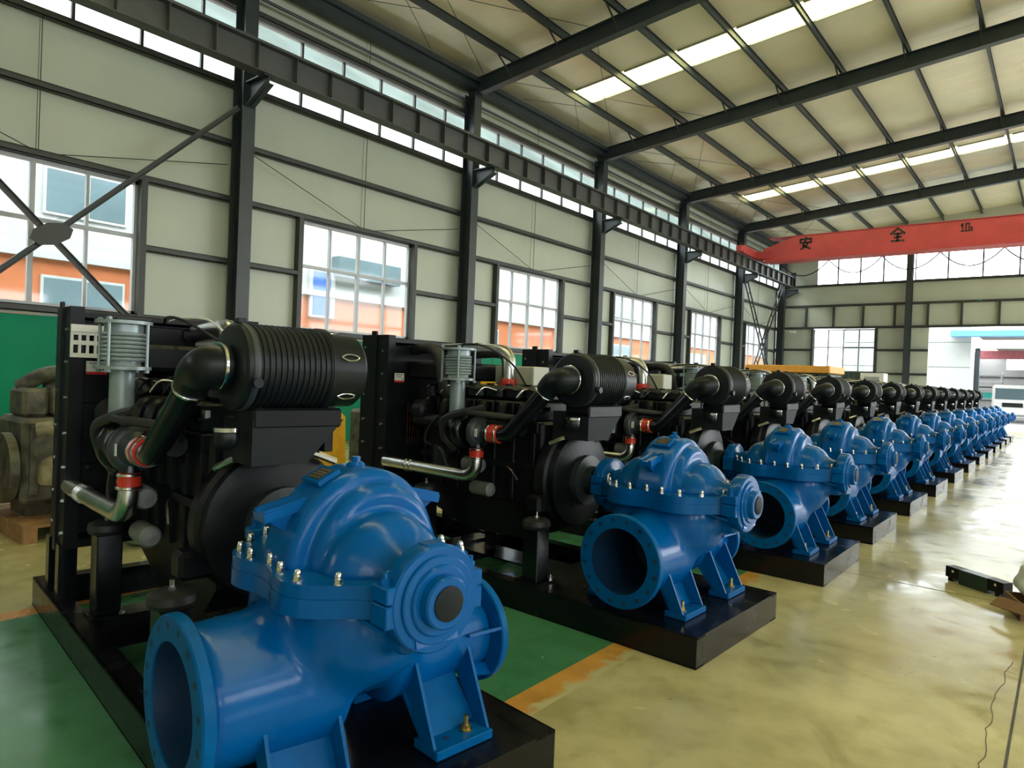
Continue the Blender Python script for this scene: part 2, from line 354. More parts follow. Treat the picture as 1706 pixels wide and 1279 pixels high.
def sdf_mesh(name, f, lo, hi, h, mat, proj=2):
    ax = [np.arange(lo[i], hi[i]+h, h) for i in range(3)]
    G = np.meshgrid(*ax, indexing='ij'); D = f(G); S = D < 0
    nx, ny, nz = D.shape
    c = np.zeros((nx-1, ny-1, nz-1), int)
    for i in (0, 1):
        for j in (0, 1):
            for k in (0, 1): c += S[i:nx-1+i, j:ny-1+j, k:nz-1+k]
    act = (c > 0) & (c < 8); idx = -np.ones(act.shape, int); idx[act] = np.arange(act.sum())
    I = np.argwhere(act); acc = np.zeros((len(I), 3)); cnt = np.zeros(len(I))
    cor = [(i, j, k) for i in (0, 1) for j in (0, 1) for k in (0, 1)]
    for a in cor:
        for d in range(3):
            if a[d]: continue
            b = list(a); b[d] = 1
            da = D[I[:, 0]+a[0], I[:, 1]+a[1], I[:, 2]+a[2]]; db = D[I[:, 0]+b[0], I[:, 1]+b[1], I[:, 2]+b[2]]
            m = (da < 0) != (db < 0); t = np.where(m, da/(da-db+1e-12), 0)
            q = np.tile(np.array(a, float), (len(I), 1)); q[:, d] += t
            acc[m] += q[m]; cnt[m] += 1
    V = (I+acc/np.maximum(cnt, 1)[:, None])*h+np.array([ax[0][0], ax[1][0], ax[2][0]])
    for _ in range(proj):
        e = h*0.3; d0 = f([V[:, 0], V[:, 1], V[:, 2]]); g = np.zeros_like(V)
        for i in range(3):
            P = V.copy(); P[:, i] += e; g[:, i] = (f([P[:, 0], P[:, 1], P[:, 2]])-d0)/e
        gn = (g**2).sum(1)+1e-6; stp = -(d0/gn)[:, None]*g
        V = V+np.clip(stp, -h*0.6, h*0.6)*0.8
    Fq = []
    for d in range(3):
        e1, e2 = [(1, 2), (2, 0), (0, 1)][d]
        A = S; sl0 = [slice(None)]*3; sl1 = [slice(None)]*3; sl0[d] = slice(0, -1); sl1[d] = slice(1, None)
        ch = A[tuple(sl0)] != A[tuple(sl1)]; E = np.argwhere(ch)
        ok = (E[:, e1] > 0) & (E[:, e2] > 0) & (E[:, e1] < D.shape[e1]-1) & (E[:, e2] < D.shape[e2]-1); E = E[ok]
        ins = A[E[:, 0], E[:, 1], E[:, 2]]
        def cell(o1, o2):
            q = E.copy(); q[:, e1] += o1; q[:, e2] += o2; return idx[q[:, 0], q[:, 1], q[:, 2]]
        Q = np.stack([cell(-1, -1), cell(0, -1), cell(0, 0), cell(-1, 0)], 1)
        Q[~ins] = Q[~ins][:, ::-1]
        Fq.append(Q)
    Fq = np.concatenate(Fq); Fq = Fq[(Fq >= 0).all(1)]
    me = bpy.data.meshes.new(name); me.from_pydata(V.tolist(), [], Fq.tolist()); me.materials.append(mat)
    me.polygons.foreach_set('use_smooth', [True]*len(me.polygons)); me.set_sharp_from_angle(angle=math.radians(50)); me.update()
    return me

# ------------------------------------------------------------------ the hall
XL, XR = -12.0, 12.4                         # wall planes
COLY = [-11.58, -5.58, 0.42, 6.42, 12.42, 18.42, 24.42, 30.42, 36.25]
YF, YB = 36.5, -11.8
RIDGE = 0.2
def zraf(x): return 8.43+0.090*(x+11.5) if x <= RIDGE else 8.43+0.090*(RIDGE+11.5)-0.090*(x-RIDGE)   # rafter underside
def zroof(x): return zraf(x)+0.60

fl = tag(MB().add([(XL-.2, YB-.2, 0), (XR+.2, YB-.2, 0), (XR+.2, YF+.2, 0), (XL-.2, YF+.2, 0)], [(0, 1, 2, 3)]).build('floor', concm, ang=0), 'glossy worn beige concrete workshop floor', kind='structure')
def slab(name, mat, x0, x1, y0, y1, z, parent=fl):
    return MB().add([(x0, y0, z), (x1, y0, z), (x1, y1, z), (x0, y1, z)], [(0, 1, 2, 3)]).build(name, mat, parent, ang=0)
slab('green_paint_zone', gfloor, -4.66, -1.97, -6, 33.5, 0.0012)['label'] = 'green painted floor zone under the pump sets'
slab('line_marking', linem, -1.97, -1.80, -6, 33.5, 0.0016)['label'] = 'worn orange painted line beside the green zone'
slab('line_marking', linem2, -4.80, -4.66, -6, 33.5, 0.0016)['label'] = 'orange painted line behind the engines'
jm = M('joint_filler', (0.08, 0.075, 0.06), 0.7, var=0.3)
for x in (-0.145, 6.0): slab('floor_joint', jm, x-.006, x+.006, -6, 36, 0.0009)
for y in (6.15, 12.3, 18.4, 24.4): slab('floor_joint', jm, -1.78, 12, y-.006, y+.006, 0.0010)
ck = []
yy, xx = 3.0, -0.215
while yy < 4.9:
    ck.append((xx, yy, 0.0011)); yy += rnd.uniform(0.03, 0.10); xx += rnd.uniform(-0.014, 0.016)+0.002
cm = MB()
for a, b in zip(ck[:-1], ck[1:]): cm.bar(a, b, 0.0035, 0.0006)
cm.build('floor_crack', jm, fl, ang=0)

# --- long walls ---
WZ = (2.30, 4.47, 3.58); SZ = (6.66, 8.0)
WIN = (1.42, 4.36)                            # window start/end within a bay (from column centre)
def pane(parent, x, y0, y1, z0, z1):
    return MB().box(x-.004, x+.004, y0, y1, z0, z1).build('pane', glassm, parent, ang=0)

wl = thing('wall_left', 'long left wall of pale sandwich panels on dark girts', kind='structure', loc=(XL, 12, 0))
OFFW = (XL, 12, 0)
def wpanel(y0, y1, z0, z1, name='wall_panel', mat=None, dx=0.0):
    g = 0.004
    return MB().box(XL-.08, XL+dx, y0+g, y1-g, z0+g, z1-g, 0.006).build(name, mat or panelm, wl, OFFW, ang=0)
wn = 0
for i in range(len(COLY)-1):
    a, b = COLY[i], COLY[i+1]
    if b < 0: continue
    if i == len(COLY)-2: b = YF
    w0, w1 = a+WIN[0], a+WIN[1]; mid = a+2.92
    for (p, q) in ((a, w0), (w0, w1), (w1, b)):
        wpanel(p, q, 0.0, 2.16, 'dado_panel', greenw, 0.02)
        wpanel(p, q, 2.16, 2.30)
    for (p, q) in ((a, w0), (w1, b)):
        wpanel(p, q, 2.30, 3.40); wpanel(p, q, 3.40, 4.47)
    for (p, q) in ((a, mid), (mid, b)):
        wpanel(p, q, 4.47, 5.54); wpanel(p, q, 5.54, SZ[0]); wpanel(p, q, SZ[1], zroof(XL)+0.1)
    # girts of this bay
    gx0, gx1 = XL+.005, XL+.145
    for z, (p, q) in ((4.53, (a, b)), (5.54, (a, b)), (6.60, (a, b)), (8.05, (a, b)), (3.40, (a, w0-.05)), (3.40, (w1+.05, b)), (2.25, (a, b))):
        g = MB(); t = 0.05
        g.box(gx1-.012, gx1, p, q, z-t, z+t); g.box(gx0, gx1, p, q, z+t-.012, z+t); g.box(gx0, gx1, p, q, z-t, z-t+.012)
        g.build('girt', girtm, wl, OFFW, ang=0)
    for y in (w0-.05, w1+.05):
        MB().box(gx0, gx1+.01, y-.05, y+.05, 2.2, 4.5).build('window_stud', girtm, wl, OFFW, ang=0)
    # sag rods / conduit
    for p, q in (((a+.2, 5.45), (mid-.1, 4.56)), ((mid+.2, 4.56), (b-.2, 5.12))):
        MB().cyl((gx1+.01, p[0], p[1]), (gx1+.01, q[0], q[1]), 0.008, n=6).build('tie_rod', girtm, wl, OFFW)
    MB().cyl((gx1-.03, mid, 4.5), (gx1-.03, mid, 6.6), 0.007, n=6).build('tie_rod', girtm, wl, OFFW)
    MB().cyl((gx1-.03, mid, 8.0), (gx1-.03, mid, 8.9), 0.007, n=6).build('tie_rod', girtm, wl, OFFW)
    # window
    wn += 1
    wo = thing('window_%d' % wn, 'eight pane aluminium window, number %d along the left wall from the camera end' % wn, kind='structure', loc=(XL, (w0+w1)/2, WZ[0]))
    OW = (XL, (w0+w1)/2, WZ[0]); fx0, fx1 = XL-.06, XL+.02
    fr = MB()
    fr.box(fx0, fx1, w0, w1, WZ[0], WZ[0]+.05); fr.box(fx0, fx1, w0, w1, WZ[1]-.05, WZ[1]); fr.box(fx0, fx1, w0, w0+.05, WZ[0], WZ[1]); fr.box(fx0, fx1, w1-.05, w1, WZ[0], WZ[1])
    fr.build('frame', alu, wo, OW, ang=0)
    MB().box(fx0, fx1, w0+.05, w1-.05, WZ[2]-.03, WZ[2]+.03).build('transom', alu, wo, OW, ang=0)
    st = (w1-w0)/4
    for k in (1, 2, 3):
        t = 0.035 if k == 2 else 0.022
        MB().box(fx0+.005, fx1-.005, w0+k*st-t, w0+k*st+t, WZ[0]+.05, WZ[1]-.05).build('mullion', alu, wo, OW, ang=0)
    for k in range(4):
        for z0, z1 in ((WZ[0]+.05, WZ[2]-.03), (WZ[2]+.03, WZ[1]-.05)):
            MB().box(XL-.025, XL-.017, w0+k*st+.02, w0+(k+1)*st-.02, z0, z1).build('pane', glassm, wo, OW, ang=0)
    MB().box(XL, XL+.10, w0-.02, w1+.02, WZ[0]-.03, WZ[0]).build('sill', alu, wo, OW, ang=0)
    # clerestory strip of this bay
    so = thing('window_%d' % (wn+20), 'clerestory window strip under the eave, bay %d along the left wall from the camera end' % wn, kind='structure', loc=(XL, (a+b)/2, SZ[0]))
    OS = (XL, (a+b)/2, SZ[0])
    fr = MB(); fr.box(fx0, fx1, a, b, SZ[0], SZ[0]+.045); fr.box(fx0, fx1, a, b, SZ[1]-.045, SZ[1]); fr.build('frame', alu, so, OS, ang=0)
    ms = [a]+[a+0.35+k*1.0 for k in range(0, 6)]+[b]
    for k in range(1, 7): MB().box(fx0+.01, fx1-.01, ms[k]-.022, ms[k]+.022, SZ[0]+.04, SZ[1]-.04).build('mullion', girtm, so, OS, ang=0)
    for k in range(7):
        if ms[k+1]-ms[k] > .08: MB().box(XL-.025, XL-.017, ms[k]+.02, ms[k+1]-.02, SZ[0]+.04, SZ[1]-.04).build('pane', glassm, so, OS, ang=0)
    portal((XL-.1, (w0+w1)/2, (WZ[0]+WZ[1])/2), w1-w0, WZ[1]-WZ[0], (1, 0, 0))
    portal((XL-.1, (a+b)/2, (SZ[0]+SZ[1])/2), b-a, SZ[1]-SZ[0], (1, 0, 0))
# wall behind the camera on the left (out of view)
m = MB(); m.box(XL-.08, XL, YB, COLY[2], 0, SZ[0]); m.box(XL-.08, XL, YB, COLY[2], SZ[1], 9.2)
m.build('wall_panel', panelm, wl, OFFW, ang=0)
portal((XL-.1, (YB+COLY[2])/2, 7.33), COLY[2]-YB, 1.3, (1, 0, 0))

# --- right wall and back wall (outside the frame, they close the room; tall openings in the far right bays are added to brighten it) ---
m = MB(); X0, X1 = XR, XR+.08
m.box(X0, X1, YB, YF, 0, 0.9); m.box(X0, X1, YB, YF, 4.47, 4.65); m.box(X0, X1, YB, YF, SZ[1], 9.2)
m.box(X0, X1, YB, COLY[5], 4.65, SZ[0])
for i in range(8):
    a, b = COLY[i], COLY[i+1]
    m.box(X0-.2, X1, a-.15, a+.15, 0, 9.2)
    if i >= 5: portal((XR+.1, (a+b)/2, 6.32), b-a-.3, 3.3, (-1, 0, 0))
    else: portal((XR+.1, (a+b)/2, 7.33), b-a-.3, 1.34, (-1, 0, 0))
    if i < 5:
        m.box(X0, X1, a, b, .9, 2.3); m.box(X0, X1, a, a+WIN[0], 2.3, 4.47); m.box(X0, X1, a+WIN[1], b, 2.3, 4.47)
        portal((XR+.1, a+2.9, 3.4), 2.94, 2.17, (-1, 0, 0))
    else:
        portal((XR+.1, (a+b)/2, 2.68), b-a-.3, 3.5, (-1, 0, 0))
tag(m.build('wall_right', panelm, ang=0), 'unseen right side of the hall, tall openings added for daylight between pale piers', kind='structure')
m = MB(); m.box(XL, XR, YB-.08, YB, 0, 11.0)
tag(m.build('wall_back', panelm, ang=0), 'plain pale wall behind the camera', kind='structure')

# --- columns ---
ordn = ['first', 'second', 'third', 'fourth', 'fifth', 'sixth']
vis = 0
for y in COLY[2:]:
    corner = y > 36
    lab = 'dark steel corner column where the left wall meets the far wall' if corner else (
        'dark steel wall column just outside the left edge of the picture' if y < 1 else
        'dark steel column on the left wall, %s from the camera end in the picture' % ordn[vis])
    if y > 1: vis += 1
    c = thing('steel_column', lab, 'column', (XL+.30, y, 0), group='columns along the left wall')
    m = MB(); m.ibeam((0, 0, 0), (0, 0, zraf(XL+.3)+.05), 0.34, 0.25, 0.016, 0.012, up=(1, 0, 0)); m.build('shaft', steelgrey, c, ang=0)
    MB().box(-.2, .2, -.17, .17, 0, .025).build('base_plate', steelgrey, c, ang=0)
    # crane bracket
    m = MB(); m.box(.16, .80, -.10, .10, 6.545, 6.565); m.prism([(.16, 6.15), (.30, 6.15), (.80, 6.42), (.80, 6.55), (.16, 6.55)], -.01, .01, 'y'); m.bar((.17, 0, 6.14), (.80, 0, 6.42), .18, .015)
    m.build('crane_bracket', steelgrey, c, ang=0)
    m = MB(); m.box(-.1, .62, -.008, .008, 7.0, 7.04); m.build('beam_tie', steelgrey, c, ang=0)
# runway beam and rail
rb = thing('crane_runway_beam', 'grey crane runway beam with stiffeners carried along the left wall columns', 'beam', (-11.0, 20, 6.57))
OR = (-11.0, 20, 6.57)
MB().ibeam((-11.0, -6, 6.815), (-11.0, 35.7, 6.815), 0.49, 0.26, 0.016, 0.01).build('beam', beamgrey, rb, OR, ang=0)
MB().box(-11.03, -10.97, -6, 35.7, 7.06, 7.14).build('rail', beamgrey, rb, OR, ang=0)
sm = MB().box(.006, .118, -.006, .006, -.229, .229).mesh('stiffener', beamgrey, ang=0)
y = 0.25
while y < 35.6:
    place(sm, 'stiffener', rb, (0, y-20, 6.815-6.57)); y += 0.745
MB().box(-11.12, -10.88, 35.7, 35.74, 6.57, 7.35).build('end_stop', steelgrey, rb, OR, ang=0)
rb2 = MB().ibeam((11.35, -6, 6.815), (11.35, 35.7, 6.815), 0.49, 0.26, 0.016, 0.01)
tag(rb2.build('crane_runway_beam', beamgrey, ang=0), 'crane runway beam on the opposite side, outside the picture', 'beam')
# eave beam
ev = thing('eave_beam', 'dark box eave beam running along the column tops', 'beam', (XL+.3, 20, 8.5))
m = MB(); m.box(XL+.16, XL+.44, -11.6, YF-.1, 8.56, 8.86); m.box(XL+.5, XL+.56, -11.6, YF-.1, 8.70, 8.80)
m.build('gutter_box', steelgrey, ev, (XL+.3, 20, 8.5), ang=0)
MB().tube([(XL+.2, -11, 8.30), (XL+.2, 36, 8.30)], .03, 8, 1).build('conduit', steelgrey, ev, (XL+.3, 20, 8.5))

# --- bracing ---
xb = thing('cross_brace', 'dark angle steel cross brace with centre plate in front of the nearest window', 'brace', (-11.55, 3.43, 0.2))
OB = (-11.55, 3.43, 0.2)
for p, q in (((.60, .50), (6.22, 6.07)), ((.60, 6.10), (6.22, .52))):
    m = MB(); P = Vector((-11.55, p[0], p[1])); Q = Vector((-11.55, q[0], q[1])); d = (Q-P).normalized(); nrm = Vector((0, -d.z, d.y))
    m.bar(P+nrm*.035, Q+nrm*.035, .07, .012, nrm); m.bar(P-nrm*.035, Q-nrm*.035, .07, .012, nrm); m.bar(P, Q, .012, .08, nrm)
    m.build('brace_member', girtm, xb, OB, ang=0)
MB().prism([(3.43+.28*math.cos(t+.2), 3.32+.17*math.sin(t+.2)+.16*math.cos(t+.2)*0.5) for t in [k*PI/4 for k in range(8)]], -11.51, -11.49, 'x').build('gusset_plate', girtm, xb, OB, ang=0)
for k, (p, q) in enumerate((((30.7, 6.55), (36.0, .30)), ((35.95, 6.95), (30.75, .55)))):
    lt = thing('lattice_brace', ['latticed steel brace leaning away from the camera in the far left bay', 'latticed steel brace leaning towards the camera in the far left bay'][k], 'brace', (-11.6, p[0], p[1]), group='latticed braces in the far left bay')
    OL = (-11.6, p[0], p[1]); P = Vector((-11.6+.06*k, p[0], p[1])); Q = Vector((-11.6+.06*k, q[0], q[1])); d = (Q-P).normalized(); nn = Vector((0, -d.z, d.y))
    for s_ in (-1, 1): MB().bar(P+nn*.16*s_, Q+nn*.16*s_, .05, .05, nn).build('chord', girtm, lt, OL, ang=0)
    L_ = (Q-P).length; t = 0.2
    while t < L_:
        MB().bar(P+d*t-nn*.16, P+d*(t+.0)+nn*.16, .03, .03, d).build('rung', girtm, lt, OL, ang=0); t += 0.75

# --- roof ---
PUR = [-11.85, -10.45, -9.0, -7.57, -6.15, -4.72, -3.27, -1.80, -0.30]
ce = thing('ceiling', 'foil faced roof sheets on dark purlins with daylight strips', kind='structure', loc=(RIDGE, 20, 9.0))
OC = (RIDGE, 20, 9.0)
def roof_piece(x0, x1, y0, y1, name, mat, thick=.05, dz=0.0):
    m = MB(); g = 0.003
    V = [(x, y, zroof(x)+dz+t) for t in (0, thick) for (x, y) in ((x0+g, y0+g), (x1-g, y0+g), (x1-g, y1-g), (x0+g, y1-g))]
    m.add(V, [(0, 1, 2, 3), (4, 5, 6, 7), (0, 1, 5, 4), (1, 2, 6, 5), (2, 3, 7, 6), (3, 0, 4, 7)])
    return m.build(name, mat, ce, OC, ang=0)
SKYY = (2.87, 14.88, 26.9)
edges = [XL-.3]+PUR[1:]+[RIDGE]
for i in range(2, 8):
    a, b = COLY[i], COLY[i+1]
    if i == 7: b = YF
    sk = [s_ for s_ in SKYY if a < s_ < b]
    for k in range(len(edges)-1):
        x0, x1 = edges[k], edges[k+1]
        if sk and k >= 1:
            s0 = sk[0]; roof_piece(x0, x1, a, s0, 'roof_panel', foilm); roof_piece(x0, x1, s0+.92, b, 'roof_panel', foilm)
            roof_piece(x0, x1, s0, s0+.92, 'skylight_sheet', skym, thick=.004)
            e = MB(); e.bar((x0+.1, s0, zroof(x0+.1)-.01), (x1-.1, s0, zroof(x1-.1)-.01), .04, .05); e.bar((x0+.1, s0+.92, zroof(x0+.1)-.01), (x1-.1, s0+.92, zroof(x1-.1)-.01), .04, .05)
            e.build('skylight_kerb', alu, ce, OC, ang=0)
        else:
            roof_piece(x0, x1, a, b, 'roof_panel', foilm)
for s0 in SKYY:
    portal(((edges[1]+RIDGE)/2, s0+.46, zroof((edges[1]+RIDGE)/2)+.35), 10.6, 0.92, (0.09, 0, -1))
    portal(((12+RIDGE)/2, s0+.46, zroof(6)+.35), 11, 0.92, (-0.09, 0, -1))
# right slope and the part behind the camera: wide sheets, same strips of daylight
ys = [YB]
for s0 in (-9.13, )+SKYY: ys += [s0, s0+.92]
ys += [YF]
for j in range(len(ys)-1):
    isk = j % 2 == 1
    roof_piece(RIDGE, XR+.3, ys[j], ys[j+1], 'skylight_sheet' if isk else 'roof_panel', skym if isk else foilm, thick=.004 if isk else .05)
roof_piece(XL-.3, RIDGE, YB, COLY[2], 'roof_panel', foilm)
for x in PUR[1:]+[2*RIDGE-p for p in PUR[1:]]:
    m = MB(); z = zroof(x)-.004
    m.box(x-.035, x+.035, YB, YF, z-.012, z); m.box(x-.006, x+.006, YB, YF, z-.19, z); m.box(x-.006, x+.055, YB, YF, z-.2, z-.188)
    m.build('purlin', steelgrey, ce, OC, ang=0)
vi = 0
for y in COLY[1:8]:
    lab = 'dark roof rafter %s, out of the picture' % ('behind the camera' if y < 0 else 'over the camera' if y < 3 else 'between the camera and the first visible rafter') if y < 10 else 'dark sloping roof rafter, %s from the camera in the picture' % ordn[vi]
    if y > 10: vi += 1
    ra = thing('roof_rafter', lab, 'rafter', (RIDGE, y, zraf(RIDGE)), group='roof rafters')
    OA = (RIDGE, y, zraf(RIDGE))
    for sgn in (-1, 1):
        xe = XL+.13 if sgn < 0 else XR-.13
        m = MB()
        p0 = Vector((xe, y, zraf(xe)+.19)); p1 = Vector((RIDGE, y, zraf(RIDGE)+.19))
        m.ibeam(p0, p1, 0.38, 0.20, .014, .01); m.build('rafter_beam', steelgrey, ra, OA, ang=0)
        for x in PUR[1:]:
            if sgn > 0: break
            MB().bar((x, y-.02, zraf(x)+.05), (x, y-.62, zroof(x)-.16), .03, .03).build('knee_brace', girtm, ra, OA, ang=0)
    MB().box(XL+.13, XL+.5, y-.1, y+.1, zraf(XL+.3)-.03, zraf(XL+.3)).build('cap_plate', steelgrey, ra, OA, ang=0)
# roof rod bracing
for i in range(2, 8):
    a, b = COLY[i], COLY[i+1]
    for (xa, ya), (xb_, yb_) in (((-11.3, a+.2), (-8.3, b-.1)), ((-8.3, a+.2), (-11.3, b-.1)), ((-10.4, a+2.5), (-11.4, a+4.2)), ((-10.4, a+3.2), (-11.4, a+1.6))):
        MB().cyl((xa, ya, zroof(xa)-.2), (xb_, yb_, zroof(xb_)-.2), .007, n=6).build('tie_rod', girtm, ce, OC)

# --- far wall ---
wf = thing('wall_far', 'far end wall of pale panels with clerestory, window and open gateway', kind='structure', loc=(-5, YF, 0))
OFW = (-5, YF, 0)
DX0, DX1, DZ = -5.08, 5.5, 4.56
def fpanel(x0, x1, z0, z1, mat=None, name='wall_panel'):
    g = .004; return MB().box(x0+g, x1-g, YF, YF+.08, z0+g, z1-g, .006).build(name, mat or panelm, wf, OFW, ang=0)
FW = (-10.12, -7.30, 2.42, 4.52)
FX = [XL, -10.12, -7.30, -5.9]
for x0, x1 in ((XL, -10.12), (-7.30, -5.9), (-5.9, DX0)):
    fpanel(x0, x1, 0, 2.42); fpanel(x0, x1, 2.42, 3.50); fpanel(x0, x1, 3.50, 4.56)
fpanel(-10.12, -7.30, 0, 2.42)
st = [XL, -10.5, -9.2, -7.86, -6.5, -5.15, -3.84, -2.46, -1.1, 0.3, 2.0, 4.0, 6.0, 9.0, XR]
for x0, x1 in zip(st[:-1], st[1:]): fpanel(x0, x1, 4.56, 5.68)
for x0, x1 in ((XL, -5.9), (-5.9, 0.2), (0.2, XR)): fpanel(x0, x1, 5.68, 6.75)
fpanel(XL, -10.1, 6.75, 8.05); fpanel(6.2, XR, 6.75, 8.05)
fpanel(DX1, XR, 0, 4.56)
m = MB(); m.prism([(XL, 8.05), (XR, 8.05), (XR, 9.2), (RIDGE, 10.3), (XL, 9.2)], YF, YF+.08, 'y'); m.build('gable_panel', panelm, wf, OFW, ang=0)
for z, x0, x1 in ((4.60, XL, XR), (5.70, XL, XR), (6.72, XL, XR), (8.08, XL, XR), (3.50, XL, -10.15), (3.50, -7.27, DX0), (2.38, XL, DX0)):
    m = MB(); m.box(x0, x1, YF-.14, YF-.128, z-.05, z+.05); m.box(x0, x1, YF-.14, YF, z+.038, z+.05); m.box(x0, x1, YF-.14, YF, z-.05, z-.038); m.build('girt', girtm, wf, OFW, ang=0)
for x in st[1:-1]: MB().box(x-.04, x+.04, YF-.14, YF, 4.65, 5.65).build('stub_post', girtm, wf, OFW, ang=0)
for x in (-10.17, -7.25): MB().box(x-.05, x+.05, YF-.14, YF, 2.4, 4.56).build('window_stud', girtm, wf, OFW, ang=0)
for k, x in enumerate((-5.9, 6.2)):
    c = thing('steel_column', ['dark steel column on the far wall beside the gateway', 'dark steel column on the far wall outside the picture'][k], 'column', (x, YF-.32, 0))
    MB().ibeam((0, 0, 0), (0, 0, zraf(x)+.3), .32, .25, .016, .012, up=(0, 1, 0)).build('shaft', steelgrey, c, ang=0)
    MB().box(-.2, .2, -.2, .17, 0, .025).build('base_plate', steelgrey, c, ang=0)
def far_window(num, x0, x1, z0, z1, nx, zt, lab):
    wo = thing('window_%d' % num, lab, kind='structure', loc=((x0+x1)/2, YF, z0)); O = ((x0+x1)/2, YF, z0)
    m = MB(); y0, y1 = YF+.0, YF+.07
    m.box(x0, x1, y0, y1, z0, z0+.05); m.box(x0, x1, y0, y1, z1-.05, z1); m.box(x0, x0+.05, y0, y1, z0, z1); m.box(x1-.05, x1, y0, y1, z0, z1); m.build('frame', alu, wo, O, ang=0)
    s_ = (x1-x0)/nx; zs = [z0, z1] if zt is None else [z0, zt, z1]
    for k in range(1, nx): MB().box(x0+k*s_-.03, x0+k*s_+.03, y0-.03, y1-.01, z0, z1).build('mullion', girtm if zt is None else alu, wo, O, ang=0)
    if zt: MB().box(x0, x1, y0+.012, y1-.012, zt-.03, zt+.03).build('transom', girtm, wo, O, ang=0)
    for k in range(nx):
        for a, b in zip(zs[:-1], zs[1:]): MB().box(x0+k*s_+.02, x0+(k+1)*s_-.02, YF+.03, YF+.036, a+.03, b-.03).build('pane', glassm, wo, O, ang=0)
    portal(((x0+x1)/2, YF+.12, (z0+z1)/2), x1-x0, z1-z0, (0, -1, 0))
far_window(10, FW[0], FW[1], FW[2], FW[3], 4, 3.62, 'eight pane window low in the far wall')
far_window(30, -10.1, -6.05, 6.75, 8.05, 4, None, 'clerestory window strip in the far wall left of the column')
far_window(31, -5.75, 6.05, 6.75, 8.05, 9, None, 'clerestory window strip in the far wall right of the column')
portal(((DX0+DX1)/2, YF+.15, DZ/2), DX1-DX0, DZ, (0, -1, 0))
ex = thing('exit_lamp', 'small green lamp on the far wall girt above the gateway', 'lamp', (-3.2, YF-.16, 5.70))
MB().lathe([(.10, 0), (.09, .03), (.05, .05), (.02, .07)], (0, 0, 0), (0, 0, 1), 16).build('shade', tealm, ex)
cc = thing('security_camera', 'small white security camera on the far corner column', 'camera', (-11.22, YF-.25, 4.40))
m = MB(); m.box(-.02, .3, -.05, .05, -.05, .05, .01); m.build('camera_body', white, cc); MB().box(-.3, .0, -.015, .015, .04, .06).build('mount_arm', white, cc)

# ------------------------------------------------------------------ overhead crane
cr = thing('overhead_crane', 'red overhead travelling crane girder with dark lettering near the far wall', 'crane', (0.2, 30.1, 6.9))
OCR = (0.2, 30.1, 6.9)
m = MB(); m.prism([(-10.5, 7.02), (-9.9, 6.95), (10.3, 6.95), (10.9, 7.02), (10.9, 7.45), (9.8, 7.93), (-9.2, 7.93), (-10.5, 7.5)], 29.85, 30.40, 'y'); m.build('girder', redcrane, cr, OCR, ang=0)
m = MB(); m.box(-10.4, 10.8, 29.72, 30.53, 6.92, 6.97); m.build('bottom_flange', redcrane, cr, OCR, ang=0)
m = MB(); m.box(-10.3, 10.7, 29.80, 30.45, 7.93, 7.95); m.build('top_flange', redcrane, cr, OCR, ang=0)
for x in (-11.0, 11.35):
    MB().box(x-.16, x+.16, 28.5, 31.6, 7.16, 7.50, .02).build('end_truck', redcrane, cr, OCR, ang=0)
    MB().box(x-.14, x+.14, 28.3, 28.5, 7.2, 7.46, .03).build('buffer', redcrane, cr, OCR, ang=0)
    MB().box(min(x*.93, x), max(x*.93, x), 29.80, 30.4, 7.1, 7.4).build('end_link', redcrane, cr, OCR, ang=0)
    for y in (28.8, 31.3): MB().cyl((x-.05, y, 7.25), (x+.05, y, 7.25), .11, n=16).build('wheel', girtm, cr, OCR)
def strokes(segs, cx, cz, s_, w_):
    m = MB()
    for (x0, z0), (x1, z1) in segs: m.bar((cx+x0*s_, 29.845, cz+z0*s_), (cx+x1*s_, 29.845, cz+z1*s_), .012, w_, up=(0, 0, 1) if abs(x1-x0) > abs(z1-z0) else (1, 0, 0))
    return m
def glyph(segs, cx, cz, s_, w_, name):
    m = MB()
    for (x0, z0), (x1, z1) in segs:
        p = Vector((cx+x0*s_, 29.842, cz+z0*s_)); q = Vector((cx+x1*s_, 29.842, cz+z1*s_)); d = (q-p).normalized()
        m.bar(p-d*w_*.3, q+d*w_*.3, w_, .012, up=(0, 1, 0))
    m.build(name, inkm, cr, OCR, ang=0)
AN = [((0, .5), (.02, .38)), ((-.42, .34), (.42, .34)), ((-.42, .34), (-.44, .18)), ((.42, .34), (.38, .18)), ((-.46, .05), (.46, .05)), ((-.02, .24), (-.22, -.2)), ((-.22, -.2), (.36, -.48)), ((.2, .05), (.02, -.25)), ((.02, -.25), (-.38, -.48))]
QUAN = [((0, .5), (-.48, .1)), ((0, .5), (.48, .1)), ((-.26, .1), (.26, .1)), ((-.24, -.16), (.24, -.16)), ((-.42, -.45), (.42, -.45)), ((0, .1), (0, -.45))]
glyph(AN, -8.75, 7.60, .50, .075, 'lettering'); glyph(QUAN, -5.35, 7.60, .50, .075, 'lettering')
glyph([((-.5, .2), (-.35, .4)), ((-.35, .4), (-.35, -.4)), ((-.5, -.4), (-.2, -.4)), ((-.05, .4), (.25, .4)), ((.25, .4), (.25, -.4)), ((.25, -.4), (-.05, -.4)), ((-.05, -.4), (-.05, .4)), ((.45, .0), (.45, -.4)), ((.38, -.1), (.56, -.1)), ((.45, -.4), (.56, -.4))], -3.12, 7.66, .34, .04, 'lettering')
for k in range(6):
    x0 = -10.0+k*2.0
    MB().tube([(x0+2.0*t, 30.55, 6.95-2.4*t*(1-t)) for t in [q/10 for q in range(11)]], .024, 6, 1).build('festoon_cable', rubber, cr, OCR)

